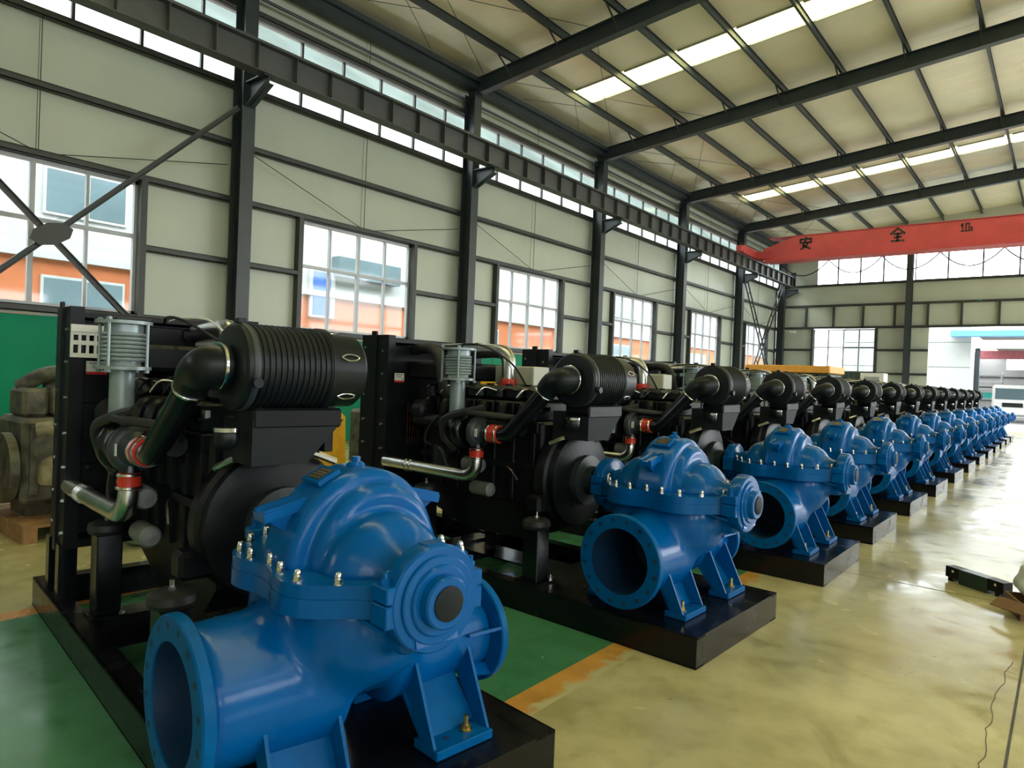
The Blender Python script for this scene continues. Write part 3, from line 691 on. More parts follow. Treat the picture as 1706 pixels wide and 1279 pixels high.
# ------------------------------------------------------------------ outside the left wall
def ext_window(parent, O, X, y0, y1, z0, z1, gm, bars=1, sunk=.05):
    f_ = MB().box(X-.02, X+.06, y0, y1, z0, z1).build('window', whitew, parent, O, ang=0)
    n_ = bars+1; s_ = (y1-y0)/n_
    for k in range(n_): MB().box(X+.05, X+.07, y0+k*s_+.06, y0+(k+1)*s_-.06, z0+.07, z1-.07).build('pane', gm, f_, O, ang=0)
nb = thing('neighbour_building', 'white and orange rendered building seen through the left windows', 'building', (-20, 18, 0))
ONB = (-20, 18, 0)
MB().box(-26, -20, -14, 70, 0, 4.10).build('lower_wall', orangew, nb, ONB, ang=0)
MB().box(-26, -20.02, -14, 70, 4.1, 11.35).build('upper_wall', whitew, nb, ONB, ang=0)
MB().box(-26, -19.85, -14, 70, 4.02, 4.20).build('string_course', whitew, nb, ONB, ang=0)
roofgrey = M('grey_roof_sheet', (0.072, 0.086, 0.080), 0.9, var=0.25, scale=0.4, spec=0.0)
MB().prism([(-26, 11.35), (-19.7, 11.35), (-19.7, 11.5), (-22.5, 14.0), (-26, 14.0)], -14, 70, 'y').build('roof', roofgrey, nb, ONB, ang=0)
for (a, b) in ((1.0, 2.9), (5.75, 7.7), (21.5, 23.4), (33.0, 35.5), (43, 46)):
    ext_window(nb, ONB, -20, a, b, 1.9, 3.62, bluish)
for (a, b) in ((0.6, 2.6), (5.75, 7.7), (19.6, 21.6), (33, 36), (43, 46)):
    ext_window(nb, ONB, -20, a, b, 5.15, 6.35, bluish)
for (a, b) in ((9.0, 10.6), (14.8, 16.2), (18, 19.4), (24, 26), (30, 32), (38, 40)):
    ext_window(nb, ONB, -20, a, b, 7.4, 8.9, shutter)
f_ = MB().box(-20.02, -19.9, 13.5, 14.5, 3.3, 4.95).build('window', whitew, nb, ONB, ang=0)
MB().box(-19.92, -19.88, 13.6, 14.3, 3.38, 4.85).build('blue_shutter', shutter, f_, ONB, ang=0)
MB().box(-20.0, -19.6, 14.4, 17.2, 4.75, 5.45).build('canopy', bluish, nb, ONB, ang=0)
gr = MB().add([(-120, -80, -.02), (120, -80, -.02), (120, 160, -.02), (-120, 160, -.02)], [(0, 1, 2, 3)])
tag(gr.build('yard_ground', ground, ang=0), 'pale concrete yard around the hall', kind='structure')

# ------------------------------------------------------------------ beyond the gateway
bw = thing('white_clad_building', 'white clad building wall across the yard beyond the gateway', 'building', (-7, 45, 0))
OBW = (-7, 45, 0)
for z0, z1 in ((0, 1.6), (1.6, 3.0), (3.0, 4.35), (4.35, 5.7)):
    MB().box(-10.5, -4.15, 44.0, 45.9, z0+.02, z1-.02).build('wall_panel', whitew, bw, OBW, ang=0)
MB().box(-10.5, -4.16, 44.05, 45.9, 0, 5.8).build('core_wall', alu, bw, OBW, ang=0)
hb = thing('far_workshop', 'open fronted grey workshop with blue roof edge across the yard', 'building', (0, 55, 0))
OH = (0, 55, 0)
m = MB(); m.box(-4.1, 14, 46.1, 66, 4.85, 4.95); m.build('roof', greyhall, hb, OH, ang=0)
MB().box(-5.0, 14, 43.0, 43.9, 4.62, 4.92).build('roof_edge', bluecan, hb, OH, ang=0)
MB().box(-4.1, 14, 46.1, 46.3, 4.15, 4.62).build('beige_fascia', beige, hb, OH, ang=0)
MB().box(-4.3, 14, 50.0, 50.5, 3.75, 4.25).build('red_beam', maroon, hb, OH, ang=0)
m = MB(); m.box(-6, 14, 65, 65.2, 0, 3.6); m.box(-6, -3.8, 65, 65.2, 3.6, 4.9); m.box(-3.8, 14, 65, 65.2, 4.5, 4.9); m.build('back_wall', greyhall, hb, OH, ang=0)
MB().box(-6.0, -5.8, 46.1, 65, 0, 4.9).build('side_wall', greyhall, hb, OH, ang=0)
for k in range(4): MB().box(-3.8+k*3+.03, -.8+k*3-.03, 65.05, 65.1, 3.6, 4.5).build('pane', glassm, hb, OH, ang=0)
for z in (1.2, 2.2, 3.0): MB().box(-6, 14, 64.9, 65, z-.05, z+.05).build('girt', girtm, hb, OH, ang=0)
for x in (-4.05, 1.0, 6.0): MB().box(x-.12, x+.12, 46.2, 46.5, 0, 4.15).build('post', steelgrey, hb, OH, ang=0)
# rack and truck
rk = thing('steel_rack', 'pale steel storage rack inside the workshop across the yard', 'rack', (-4.6, 57.5, 0))
for x in (-.5, 1.0):
    for y in (0, 1.0): MB().box(x-.05, x+.05, y-.05, y+.05, 0, 3.2).build('post', alu, rk, ang=0)
for z in (.6, 1.3, 2.0, 2.5, 3.0): MB().box(-.55, 1.05, -.1, 1.1, z-.05, z+.05).build('shelf', alu, rk, ang=0)
MB().box(-.1, .9, .1, .8, 1.35, 1.75).build('teal_crate', tealm, rk, ang=0)
tk = thing('white_truck', 'white flat fronted truck parked across the yard beyond the gateway', 'truck', (-2.55, 50, 0), rz=0.05)
m = MB(); m.box(-1.0, 1.0, 0, 1.9, .55, 2.2, .12); m.build('cab', white, tk)
MB().box(-.85, .85, -.03, .02, 1.35, 2.0, .02).build('windscreen', bluish, tk); MB().box(-1.05, 1.05, -.12, .05, .45, .75, .04).build('bumper', white, tk)
MB().box(-1.05, 1.05, 2.0, 6.0, .8, 1.5, .03).build('load_bed', white, tk); MB().box(-.5, .5, -.04, 0, .9, 1.15).build('grille', plastic, tk)
for x in (-.85, .85):
    for y in (.7, 4.8): MB().cyl((x-.12, y, .42), (x+.12, y, .42), .42, n=20).build('wheel', rubber, tk)
    MB().box(x-.14, x+.14, -.05, 0, .78, .95).build('headlamp', alu, tk)

# ------------------------------------------------------------------ pump set: shapes in set coordinates
# x = 0 at the pump end of the skid (engine towards -x), y = 0 on the shaft line, z = 0 on the floor
S = 0.81                                     # shaft height
XC = -0.49                                   # pump centre
def f_lower(p):
    x, y, z = p[0], p[1], p[2]-S
    q = [x, y, z]
    d = s_cone(q, (0, 0, -.335), 1, -.565, -.12, .222, .245, .03)
    d = smin(d, s_ell(q, (0, 0, -.17), (.25, .30, .29)), .10)
    for s_ in (-1, 1):
        d = smin(d, s_ell(q, (s_*.17, -.04, -.13), (.19, .25, .23)), .06)
        d = smin(d, s_box(q, (s_*.345, 0, -.10), (.12, .10, .075), .03), .05)
    d = smin(d, s_cone(q, (0, 0, -.36), 1, .10, .565, .17, .15, .02), .08)
    d = smax(d, z+.045, .01)
    d = smax(d, -s_cone(q, (0, 0, -.335), 1, -.8, -.02, .188, .188, .02), .006)
    d = smax(d, -s_cone(q, (0, 0, -.36), 1, .15, .8, .125, .125, .02), .006)
    return d
def f_upper(p):
    x, y, z = p[0], p[1], p[2]-S
    ky = .352/.302
    q = [x, y*ky, z]
    main = s_cone(q, (0, 0, 0), 0, -.112, .112, .352, .352, .040)
    d = main
    for s_ in (-1, 1):
        step = s_cone([x, y*1.18, z], (0, .02, 0), 0, -.160, .160, .298, .298, .04)
        d = smin(d, step, .018)
        d = smin(d, s_ell([x, y, z], (s_*.205, .0, -.01), (.155, .235, .222)), .035)
        d = smin(d, s_cone([x, y, z], (0, 0, 0), 0, min(s_*.2, s_*.415), max(s_*.2, s_*.415), .105, .105, .03), .05)
    # flat machined face towards the suction side
    d = smax(d, .04-z, .006)
    return d
me_lower = sdf_mesh('casing_lower', f_lower, (-.52, -.62, S-.66), (.52, .62, S), .0135, blue)
me_upper = sdf_mesh('casing_upper', f_upper, (-.47, -.36, S), (.47, .36, S+.40), .0105, blue)

def flange_outline(extra=0.0):
    xs = [0, .05, .12, .19, .26, .31, .35, .39, .45]; hw = [.332, .334, .356, .360, .330, .275, .215, .172, .155]
    X = np.linspace(-.45, .45, 73); Y = np.interp(np.abs(X), xs, hw)
    for _ in range(2): Y[1:-1] = (Y[:-2]+2*Y[1:-1]+Y[2:])/4
    pts = [(float(x), -float(y)-extra) for x, y in zip(X, Y)]+[(float(x), float(y)+extra) for x, y in zip(X[::-1], Y[::-1])]
    return pts, X, Y

def build_pump():
    r = thing('centrifugal_pump', '', 'pump', (0, 0, .17)); O = (0, 0, .17)
    lo = place(me_lower, 'casing_lower', r, (0, 0, -.17))
    up = place(me_upper, 'casing_upper', r, (0, 0, -.17))
    pts, X, Y = flange_outline()
    MB().prism(pts, S-.058, S-.0008).build('lower_split_flange', blue, r, O)
    pts2, _, _ = flange_outline(-.002)
    MB().prism(pts2, S, S+.042).build('upper_split_flange', blue, r, O)
    # cap nuts round the split flange
    nut = MB(); nut.lathe([(.0165, 0), (.0165, .003)], (0, 0, 0), (0, 0, 1), 16); nut.lathe([(.0145, .003), (.0145, .018)], (0, 0, 0), (0, 0, 1), 6)
    nut.lathe([(.012, .018), (.012, .025), (.0105, .032), (.007, .037), (.001, .039)], (0, 0, 0), (0, 0, 1), 14)
    nm = nut.mesh('cap_nut', chrome)
    for x in (-.385, -.31, -.215, -.115, -.01, .10, .215, .315):
        yv = float(np.interp(abs(x), X[36:], Y[36:]))-.030
        place(nm, 'cap_nut', r, (x, -yv, S+.042-.17)); place(nm, 'cap_nut', r, (x+.005, yv, S+.042-.17))
    for x in (-.41, .39): place(nm, 'cap_nut', r, (x, .105, S+.042-.17)); place(nm, 'cap_nut', r, (x, -.105, S+.042-.17))
    # suction and discharge flanges
    fm = MB(); fm.lathe([(.188, 0), (.262, 0), (.268, .006), (.268, .036), (.262, .042), (.188, .042)], (0, -.605, S-.335), (0, 1, 0), 56, closed=True)
    sf = fm.build('suction_flange', blue_flange, r, O)
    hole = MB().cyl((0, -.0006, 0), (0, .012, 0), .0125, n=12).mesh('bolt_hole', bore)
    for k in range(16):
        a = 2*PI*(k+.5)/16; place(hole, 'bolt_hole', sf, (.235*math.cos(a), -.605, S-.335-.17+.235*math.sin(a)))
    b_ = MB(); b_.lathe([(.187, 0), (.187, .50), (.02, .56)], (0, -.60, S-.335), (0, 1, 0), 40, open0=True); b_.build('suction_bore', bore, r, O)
    fm = MB(); fm.lathe([(.124, 0), (.208, 0), (.213, -.005), (.213, -.031), (.208, -.036), (.124, -.036)], (0, .60, S-.36), (0, 1, 0), 48, closed=True)
    df = fm.build('discharge_flange', blue_flange, r, O)
    for k in range(6):
        a = 2*PI*(k+.25)/6
        MB().bar((.155*math.cos(a), .43, S-.36+.155*math.sin(a)), (.185*math.cos(a), .575, S-.36+.185*math.sin(a)), .012, .05, up=(math.cos(a), 0, math.sin(a))).build('flange_rib', blue, df, O, ang=0)
    # lifting lugs, plug, name plate
    for s_ in (-1, 1):
        m = MB(); c0 = Vector((0, s_*.18, S+.245)); c1 = Vector((0, s_*.352, S+.205))
        m.bar(c0, c1, .085, .030); m.bar(c0+Vector((-.03, 0, .018)), c1+Vector((-.03, 0, .018)), .018, .012); m.bar(c0+Vector((.03, 0, .018)), c1+Vector((.03, 0, .018)), .018, .012)
        m.prism([(s_*.20, S+.10), (s_*.335, S+.195), (s_*.18, S+.23)], -.018, .018, 'x')
        m.build('lifting_lug', blue, r, O, ang=0)
    m = MB(); m.lathe([(.034, 0), (.034, .012), (.026, .018), (.022, .022)], (0, 0, S+.345), (0, 0, 1), 24); m.lathe([(.016, .022), (.016, .040)], (0, 0, S+.345), (0, 0, 1), 6)
    m.build('vent_plug', blue, r, O)
    a = math.radians(27); yv, zv = -.135, S+.325
    n_ = Vector((0, -math.sin(a), math.cos(a))); t_ = Vector((0, -math.cos(a), -math.sin(a)))
    c = Vector((0, yv, zv))
    m = MB(); m.bar(c-t_*.045, c+t_*.045, .115, .016, n_); m.bar(c-t_*.040-n_*.018, c+t_*.038-n_*.018, .10, .03, n_)
    pd = m.build('nameplate_pad', blue, r, O, ang=0)
    m = MB(); m.bar(c-t_*.030+n_*.009, c+t_*.030+n_*.009, .075, .003, n_); pl = m.build('nameplate', inkm, pd, O, ang=0)
    m = MB()
    for k in range(4): m.bar(c+t_*(-.022+k*.015)+n_*.0110+Vector((-.034, 0, 0)), c+t_*(-.022+k*.015)+n_*.0110+Vector((.034, 0, 0)), .004, .001, n_)
    m.build('nameplate_print', zinc, pl if False else pd, O, ang=0)
    # bearing housings
    for s_ in (1, -1):
        m = MB(); x0 = s_*.425
        m.lathe([(.155, 0), (.164, .006), (.167, .012), (.167, .072), (.161, .079)], (x0, 0, S), (s_, 0, 0), 48)
        h = m.build('bearing_housing', blue, r, O)
        m = MB(); m.lathe([(.136, 0), (.136, .008), (.132, .012), (.110, .012), (.108, .018), (.104, .022), (.084, .022), (.081, .048), (.075, .054), (.0, .054)], (s_*.503, 0, S), (s_, 0, 0), 44)
        m.build('end_cover', blue, h, O)
        m = MB(); m.lathe([(.054, .0), (.054, .005), (.050, .007), (0, .007)], (s_*.5565, 0, S), (s_, 0, 0), 36); m.build('shaft_cap', greybox if s_ > 0 else blackm, h, O)
        for t in (-1, 1):
            m = MB(); xa, xb2 = sorted((s_*.415, s_*.500)); ya, yb2 = sorted((t*.115, t*.185))
            m.box(xa, xb2, ya, yb2, S+.012, S+.062, .004); m.box(xa, xb2, ya, yb2, S-.06, S+.008, .004); m.build('clamp_lug', blue, h, O, ang=0)
            m = MB(); m.lathe([(.018, 0), (.018, .004)], (s_*.458, t*.165, S+.062), (0, 0, 1), 12); m.lathe([(.0145, .004), (.0145, .020)], (s_*.458, t*.165, S+.062), (0, 0, 1), 6); m.lathe([(.009, .020), (.009, .038)], (s_*.458, t*.165, S+.062), (0, 0, 1), 10)
            m.build('clamp_bolt', blue, h, O)
        m = MB(); xa, xb2 = sorted((s_*.43, s_*.49)); m.box(xa, xb2, -.035, .035, S+.150, S+.168, .004); m.build('grease_pad', blue, h, O, ang=0)
        m = MB(); m.cyl((s_*.40, 0, S), (s_*.43, 0, S), .05, n=20); m.build('shaft_sleeve', steel, h, O)
        for t in (-1, 1):
            m = MB(); m.bar((s_*.27, t*.17, S-.05), (s_*.44, t*.135, S-.085), .055, .012); m.build('stiffening_rib', blue, r, O, ang=0)
        m = MB(); m.bar((s_*.30, 0, S-.15), (s_*.50, 0, S-.09), .16, .09); m.build('bearing_bracket', blue, r, O, ang=0)
    # feet
    wsh = MB(); wsh.lathe([(.024, 0), (.024, .005)], (0, 0, 0), (0, 0, 1), 18); wsh.lathe([(.017, .005), (.017, .020)], (0, 0, 0), (0, 0, 1), 6); wsh.lathe([(.0095, .020), (.0095, .052)], (0, 0, 0), (0, 0, 1), 10)
    wm = wsh.mesh('foot_bolt', zinc)
    for sx in (1, -1):
        for sy in (-1, 1):
            f_ = thing('foot', None, None); f_.parent = r
            del_ = None
            y0, y1 = sorted((sy*.155, sy*.415))
            xa, xb2 = sorted((sx*.20, sx*.335))
            MB().box(xa, xb2, y0, y1, .171, .205, .004).build('pad', blue_flange, f_, O, ang=0)
            p0 = Vector((sx*.235, (y0+y1)/2, .20)); p1 = Vector((sx*.160, (y0+y1)/2, .335)) if sy < 0 else Vector((sx*.120, (y0+y1)/2*.94, .355))
            d = (p1-p0).normalized(); nn = Vector((sx*abs(d.z), 0, abs(d.x)))
            m = MB(); m.bar(p0, p1, .24, .014, nn); m.build('web', blue_flange, f_, O, ang=0)
            for t in (y0+.008, y1-.008):
                m = MB(); m.prism([(sx*.245, .20), (sx*.315, .205), (sx*.207, .445), (sx*.165, .345)] if sy < 0 else [(sx*.245, .20), (sx*.315, .205), (sx*.19, .465), (sx*.125, .355)], t-.006, t+.006, 'y'); m.build('rib', blue_flange, f_, O, ang=0)
            place(wm, 'foot_bolt', f_, (sx*.272, (y0+y1)/2+.05*sy, .205-.17))
            MB().cyl((sx*.275, (y0+y1)/2-.045*sy, .2035), (sx*.275, (y0+y1)/2-.045*sy, .2056), .013, n=14).build('bolt_hole', bore, f_, O)
    return r

def build_skid():
    r = thing('skid_base', '', 'base frame', (0, 0, 0)); H = .17; W = .57; L = -3.28
    for s_ in (-1, 1):
        m = MB(); y0, y1 = sorted((s_*W, s_*(W-.012))); yi, yo = sorted((s_*W, s_*(W-.10)))
        m.box(L, 0, y0, y1, 0, H); m.box(L, 0, yi, yo, H-.012, H); m.box(L, 0, yi, yo, 0, .012); m.build('side_channel', skidm, r, ang=0)
    for x0, x1 in ((L, L+.10), (-2.42, -2.26), (-1.30, -1.14), (-.10, 0)):
        m = MB(); m.box(x0, x1, -W+.013, W-.013, H-.012, H-.0005); m.box(x0, x0+.012, -W+.013, W-.013, 0, H-.012); m.box(x1-.012, x1, -W+.013, W-.013, 0, H-.012); m.build('cross_member', skidm, r, ang=0)
    MB().box(-1.14, -.10, -W+.10, W-.10, H-.012, H-.0008).build('deck_plate', skidm, r, ang=0)
    MB().box(-2.26, -1.30, -.14, .14, H-.03, H-.018).build('drip_tray', skidm, r, ang=0)
    bolt = MB(); bolt.lathe([(.016, 0), (.016, .014)], (0, 0, 0), (0, 0, 1), 6); bolt.lathe([(.009, .014), (.009, .04)], (0, 0, 0), (0, 0, 1), 10); bm_ = bolt.mesh('anchor_bolt', steel)
    for x, yy_, zt in ((-1.22, .43, .52), (-2.34, .40, .60)):
        for s_ in (-1, 1):
            p = thing('mount_post', None); p.parent = r
            MB().box(x-.065, x+.065, s_*yy_-.06, s_*yy_+.06, H+.012, zt, .006).build('tube', blackp, p, ang=0)
            MB().box(x-.10, x+.10, s_*yy_-.085, s_*yy_+.085, H, H+.012).build('foot_plate', blackp, p, ang=0)
            MB().lathe([(.085, 0), (.095, .02), (.09, .05), (.06, .065)], (x, s_*yy_, zt), (0, 0, 1), 20).build('rubber_mount', rubber, p)
            place(bm_, 'anchor_bolt', p, (x, s_*yy_, zt+.065))
            place(bm_, 'anchor_bolt', p, (x+.085, s_*yy_-.06*s_, H+.012))
    for s_ in (-1, 1):
        MB().box(-3.06, -2.98, s_*.50-.045, s_*.50+.045, H, .47).build('radiator_leg', blackp, r, ang=0)
        MB().box(-2.80, -2.72, s_*.50-.045, s_*.50+.045, H, .47).build('radiator_leg', blackp, r, ang=0)
    return r

def clampband(m, p, d, r_): m.lathe([(r_+.003, -.007), (r_+.005, -.005), (r_+.005, .005), (r_+.003, .007)], p, d, 20)
def build_engine():
    r = thing('diesel_engine', '', 'engine', (-1.9, 0, .45)); O = (-1.9, 0, .45)
    def part(m, name, mat, parent=None, ang=35): return m.build(name, mat, parent or r, O, ang)
    # block, sump, heads
    m = MB(); m.box(-2.58, -1.34, -.25, .25, .60, 1.20, .02)
    for k in range(7): x = -2.52+k*.185; m.box(x-.02, x+.02, -.275, .275, .64, 1.16, .006)
    m.box(-2.56, -1.36, -.285, .285, .86, .90); m.box(-2.56, -1.36, -.285, .285, 1.12, 1.20, .006)
    part(m, 'cylinder_block', blackm)
    m = MB(); m.prism([(-2.5, .60), (-1.36, .60), (-1.36, .50), (-1.5, .36), (-2.1, .34), (-2.45, .46)], -.20, .20, 'y'); m.box(-2.54, -1.34, -.24, .24, .585, .615); part(m, 'sump', blackm)
    hd = MB().box(-.088, .088, -.27, .27, 0, .13, .01).mesh('cylinder_head', blackm); cv = MB()
    cv.box(-.082, .082, -.19, .19, .13, .235, .025); cv.cyl((0, 0, .235), (0, 0, .25), .03, n=12); cvm = cv.mesh('rocker_cover', plastic)
    for k in range(6):
        h = place(hd, 'cylinder_head', r, (-2.47+k*.195+1.9, 0, 1.20-.45)); place(cvm, 'rocker_cover', h)
    for k in range(6):
        x = -2.47+k*.195
        m = MB(); m.tube([(x, -.24, 1.26), (x+.03, -.31, 1.30), (x+.05, -.35, 1.26), (x+.05, -.36, 1.16)], .034, 10, 5); part(m, 'exhaust_port', blackm)
        m = MB(); m.tube([(x+.05, -.20, 1.40), (x+.02, -.30, 1.42), (x-.02, -.34, 1.36)], .007, 6, 4); part(m, 'injector_pipe', steel if k % 2 else blackp)
    m = MB(); m.tube([(-2.50, -.37, 1.15), (-2.0, -.38, 1.14), (-1.42, -.37, 1.15)], .052, 14, 4); part(m, 'exhaust_manifold', blackm)
    m = MB(); m.tube([(-2.52, .33, 1.28), (-1.40, .33, 1.28)], .06, 12, 1); part(m, 'inlet_manifold', blackm)
    # flywheel housing, coupling
    m = MB(); m.lathe([(.30, 0), (.335, .01), (.345, .03), (.345, .10), (.325, .115), (.325, .17), (.27, .19), (.10, .20)], (-1.35, 0, S), (1, 0, 0), 48)
    m.box(-1.35, -1.23, -.40, .40, .60, .72, .02)
    fh = part(m, 'flywheel_housing', blackm)
    hb_ = MB(); hb_.lathe([(.013, 0), (.013, .012)], (0, 0, 0), (1, 0, 0), 6); hbm = hb_.mesh('housing_bolt', steel)
    for k in range(12): a = 2*PI*k/12; place(hbm, 'housing_bolt', fh, (-1.235+.0+1.9, .335*.93*math.cos(a), S-.45+.335*.93*math.sin(a)))
    m = MB(); m.lathe([(.17, 0), (.17, .05), (.10, .06), (.10, .12), (.06, .13), (.06, .20)], (-1.16, 0, S), (1, 0, 0), 32); part(m, 'coupling', steelgrey)
    m = MB(); m.tube([(-1.28, -.25, 1.06), (-1.16, -.18, 1.12), (-1.10, .02, 1.15), (-1.14, .24, 1.08)], .018, 8, 6); part(m, 'lifting_bar', steel)
    # turbocharger
    tx, ty, tz = -1.86, -.44, 1.105
    m = MB(); m.torus((tx-.05, ty, tz), (1, 0, 0), .085, .045, 28, 12); m.lathe([(.085, -.045), (.085, .045)], (tx-.05, ty, tz), (1, 0, 0), 24)
    tb = part(m, 'turbine_housing', blackp)
    m = MB(); m.torus((tx+.09, ty, tz), (1, 0, 0), .078, .038, 28, 12); m.lathe([(.08, -.04), (.08, .04), (.055, .06), (.055, .14)], (tx+.09, ty, tz), (1, 0, 0), 24)
    part(m, 'compressor_housing', steelgrey)
    m = MB(); m.box(tx+.135, tx+.16, ty-.092, ty-.088, tz-.025, tz+.03); part(m, 'turbo_tag', white, ang=0)
    # intake: red hose, pipe, elbow, air filter
    m = MB(); m.lathe([(.060, 0), (.066, .012), (.062, .03), (.066, .05), (.062, .07), (.066, .088), (.060, .10)], (-1.66, ty, tz), (1, 0, 0), 24); rh = part(m, 'red_hose', redm)
    m = MB(); clampband(m, (-1.648, ty, tz), (1, 0, 0), .064); clampband(m, (-1.572, ty, tz), (1, 0, 0), .064); part(m, 'hose_clamp', chrome, rh)
    FX_, FZ_ = -1.08, 1.50
    m = MB(); m.tube([(-1.565, ty, tz), (-1.50, ty, tz+.005), (-1.44, ty+.01, tz+.06), (-1.27, ty+.05, 1.36), (-1.22, ty+.06, 1.42)], [.052, .052, .055, .060, .062], 20, 6); part(m, 'intake_pipe', blackp)
    m = MB(); m.tube([(-1.245, ty+.06, 1.395), (-1.18, ty+.065, 1.465), (-1.11, ty+.075, FZ_-.01), (-1.085, ty+.11, FZ_), (FX_, -.29, FZ_)], [.066, .080, .088, .086, .085], 22, 6); eb = part(m, 'intake_elbow', plastic)
    m = MB(); clampband(m, (-1.235, ty+.06, 1.405), (.7, 0, .7), .068); clampband(m, (FX_, -.325, FZ_), (0, 1, 0), .092); part(m, 'hose_clamp', chrome, eb)
    # filter canister (axis along y)
    m = MB(); R_ = .178; prof = [(0.0, 0), (R_-.05, -.0), (R_-.012, .004), (R_, .016), (R_, .055)]
    y = .055
    for k in range(13):
        prof += [(R_-.004, y+.003), (R_-.004, y+.017), (R_+.002, y+.020), (R_+.002, y+.024)]; y += .0245
    prof += [(R_+.006, y+.005), (R_+.006, y+.03), (R_-.014, y+.04), (R_-.016, y+.17), (R_-.028, y+.185), (R_-.09, y+.188), (0, y+.188)]
    m.lathe(prof, (FX_, -.29, FZ_), (0, 1, 0), 56); fb = part(m, 'air_filter', plastic)
    yb_ = -.29+y
    m = MB(); m.lathe([(R_+.002, 0), (R_+.004, .003), (R_+.004, .022), (R_+.002, .025)], (FX_, -.255, FZ_), (0, 1, 0), 40); part(m, 'mounting_band', steelgrey, fb)
    m = MB(); m.box(FX_-.02, FX_+.02, -.265, -.225, FZ_+R_, FZ_+R_+.022, .004); part(m, 'band_clip', plastic, fb)
    m = MB(); m.cyl((FX_+R_*.95, -.245, FZ_-.06), (FX_+R_*.95+.03, -.245, FZ_-.06), .02, n=12); part(m, 'indicator', plastic, fb)
    for a in (100, 20, -40, 150):
        a = math.radians(a); c = Vector((FX_+(R_-.006)*math.cos(a), yb_+.09, FZ_+(R_-.006)*math.sin(a))); tt = Vector((-math.sin(a), 0, math.cos(a)))
        m = MB(); m.tube([c+Vector((0, -.04, 0)), c+tt*.014+Vector((0, -.01, 0)), c+tt*.010+Vector((0, .03, 0)), c+Vector((0, .045, 0)), c-tt*.010+Vector((0, .03, 0)), c-tt*.014+Vector((0, -.01, 0)), c+Vector((0, -.04, 0))], .0035, 6, 3); part(m, 'spring_clip', chrome, fb)
    m = MB(); m.box(FX_-.10, FX_+.10, -.22, .18, FZ_-.25, FZ_-.165, .01); m.box(FX_-.06, FX_+.06, -.20, -.16, 1.14, FZ_-.16); m.box(FX_-.06, FX_+.06, .12, .16, 1.14, FZ_-.16); part(m, 'filter_bracket', blackm)
    m = MB(); m.prism([(-.22, 1.10), (.02, 1.10), (.19, 1.285), (-.22, 1.285)], -1.28, -.985, 'x'); part(m, 'heat_shield', greybox)
    m = MB(); m.lathe([(.045, 0), (.05, .01), (.05, .045), (.04, .06), (.02, .075)], (-1.06, -.295, 1.24), (0, 0, -1), 18); part(m, 'fuel_cup', plastic)
    m = MB(); m.lathe([(.052, -.004), (.052, .012)], (-1.06, -.295, 1.25), (0, 0, -1), 18); part(m, 'cup_ring', chrome)
    m = MB(); m.box(-1.30, -1.25, -.31, -.29, 1.28, 1.31); m.bar((-1.27, -.30, 1.28), (-1.33, -.30, 1.265), .02, .012); part(m, 'bracket_clip', chrome, ang=0)
    # exhaust riser and bellows
    ex_ = -2.00; ey = ty
    m = MB(); m.tube([(tx-.08, ey, tz), (tx-.12, ey, tz+.005), (ex_, ey, tz+.07), (ex_, ey, tz+.16), (ex_, ey, 1.48)], .056, 20, 6); part(m, 'exhaust_riser', galv)
    m = MB(); m.lathe([(.06, 0), (.125, 0), (.125, .016), (.08, .02), (.075, .035)], (ex_, ey, 1.465), (0, 0, 1), 28)
    for k in range(7): m.torus((ex_, ey, 1.515+k*.020), (0, 0, 1), .088, .0095, 28, 8)
    m.lathe([(.08, .03), (.08, .19)], (ex_, ey, 1.47), (0, 0, 1), 24); m.lathe([(.085, 0), (.085, .04), (.125, .04), (.125, .056)], (ex_, ey, 1.645), (0, 0, 1), 28)
    bl = part(m, 'exhaust_bellows', galv)
    for k in range(4):
        a = PI/4+k*PI/2; m = MB(); x_, y_ = ex_+.118*math.cos(a), ey+.118*math.sin(a)
        m.cyl((x_, y_, 1.45), (x_, y_, 1.715), .0075, n=8); m.lathe([(.014, 0), (.014, .012)], (x_, y_, 1.70), (0, 0, 1), 6); m.lathe([(.014, 0), (.014, .012)], (x_, y_, 1.452), (0, 0, 1), 6); part(m, 'tie_bolt', galv, bl)
    m = MB(); m.box(ex_-.10, ex_+.10, ey-.06, ey+.10, 1.701, 1.716, .004); part(m, 'cover_plate', plastic, bl)
    # charge air pipe with red hose
    m = MB(); m.tube([(-2.72, -.50, .80), (-2.50, -.50, .80), (-1.95, -.48, .795), (-1.83, -.47, .80), (-1.775, -.46, .85), (-1.77, -.455, .92)], [.046, .044, .044, .046, .046, .044], 18, 5); part(m, 'charge_air_pipe', steel)
    m = MB(); m.torus((-2.45, -.499, .80), (1, 0, 0), .046, .004, 20, 6); m.torus((-2.40, -.498, .80), (1, 0, 0), .046, .004, 20, 6); part(m, 'pipe_clamp', chrome)
    m = MB(); m.lathe([(.048, 0), (.053, .01), (.049, .025), (.053, .04), (.049, .055), (.053, .068), (.048, .078)], (-1.77, -.455, .915), (0, 0, 1), 22); rh = part(m, 'red_hose', redm)
    m = MB(); clampband(m, (-1.77, -.455, .925), (0, 0, 1), .051); clampband(m, (-1.77, -.455, .985), (0, 0, 1), .051); part(m, 'hose_clamp', chrome, rh)
    m = MB(); m.tube([(-1.77, -.455, .99), (-1.775, -.45, 1.03), (-1.78, -.44, 1.06)], .045, 14, 4); part(m, 'compressor_outlet', blackp)
    # filters, starter, alternator, small pipes
    m = MB(); m.lathe([(.05, 0), (.055, .01), (.055, .15), (.045, .165), (0, .17)], (-1.96, -.37, .86), (1, 0, 0), 20); part(m, 'oil_filter', cast)
    m = MB(); m.lathe([(.045, 0), (.05, .01), (.05, .17), (.04, .18), (0, .185)], (-1.86, -.38, .70), (1, 0, 0), 20); part(m, 'starter_motor', cast)
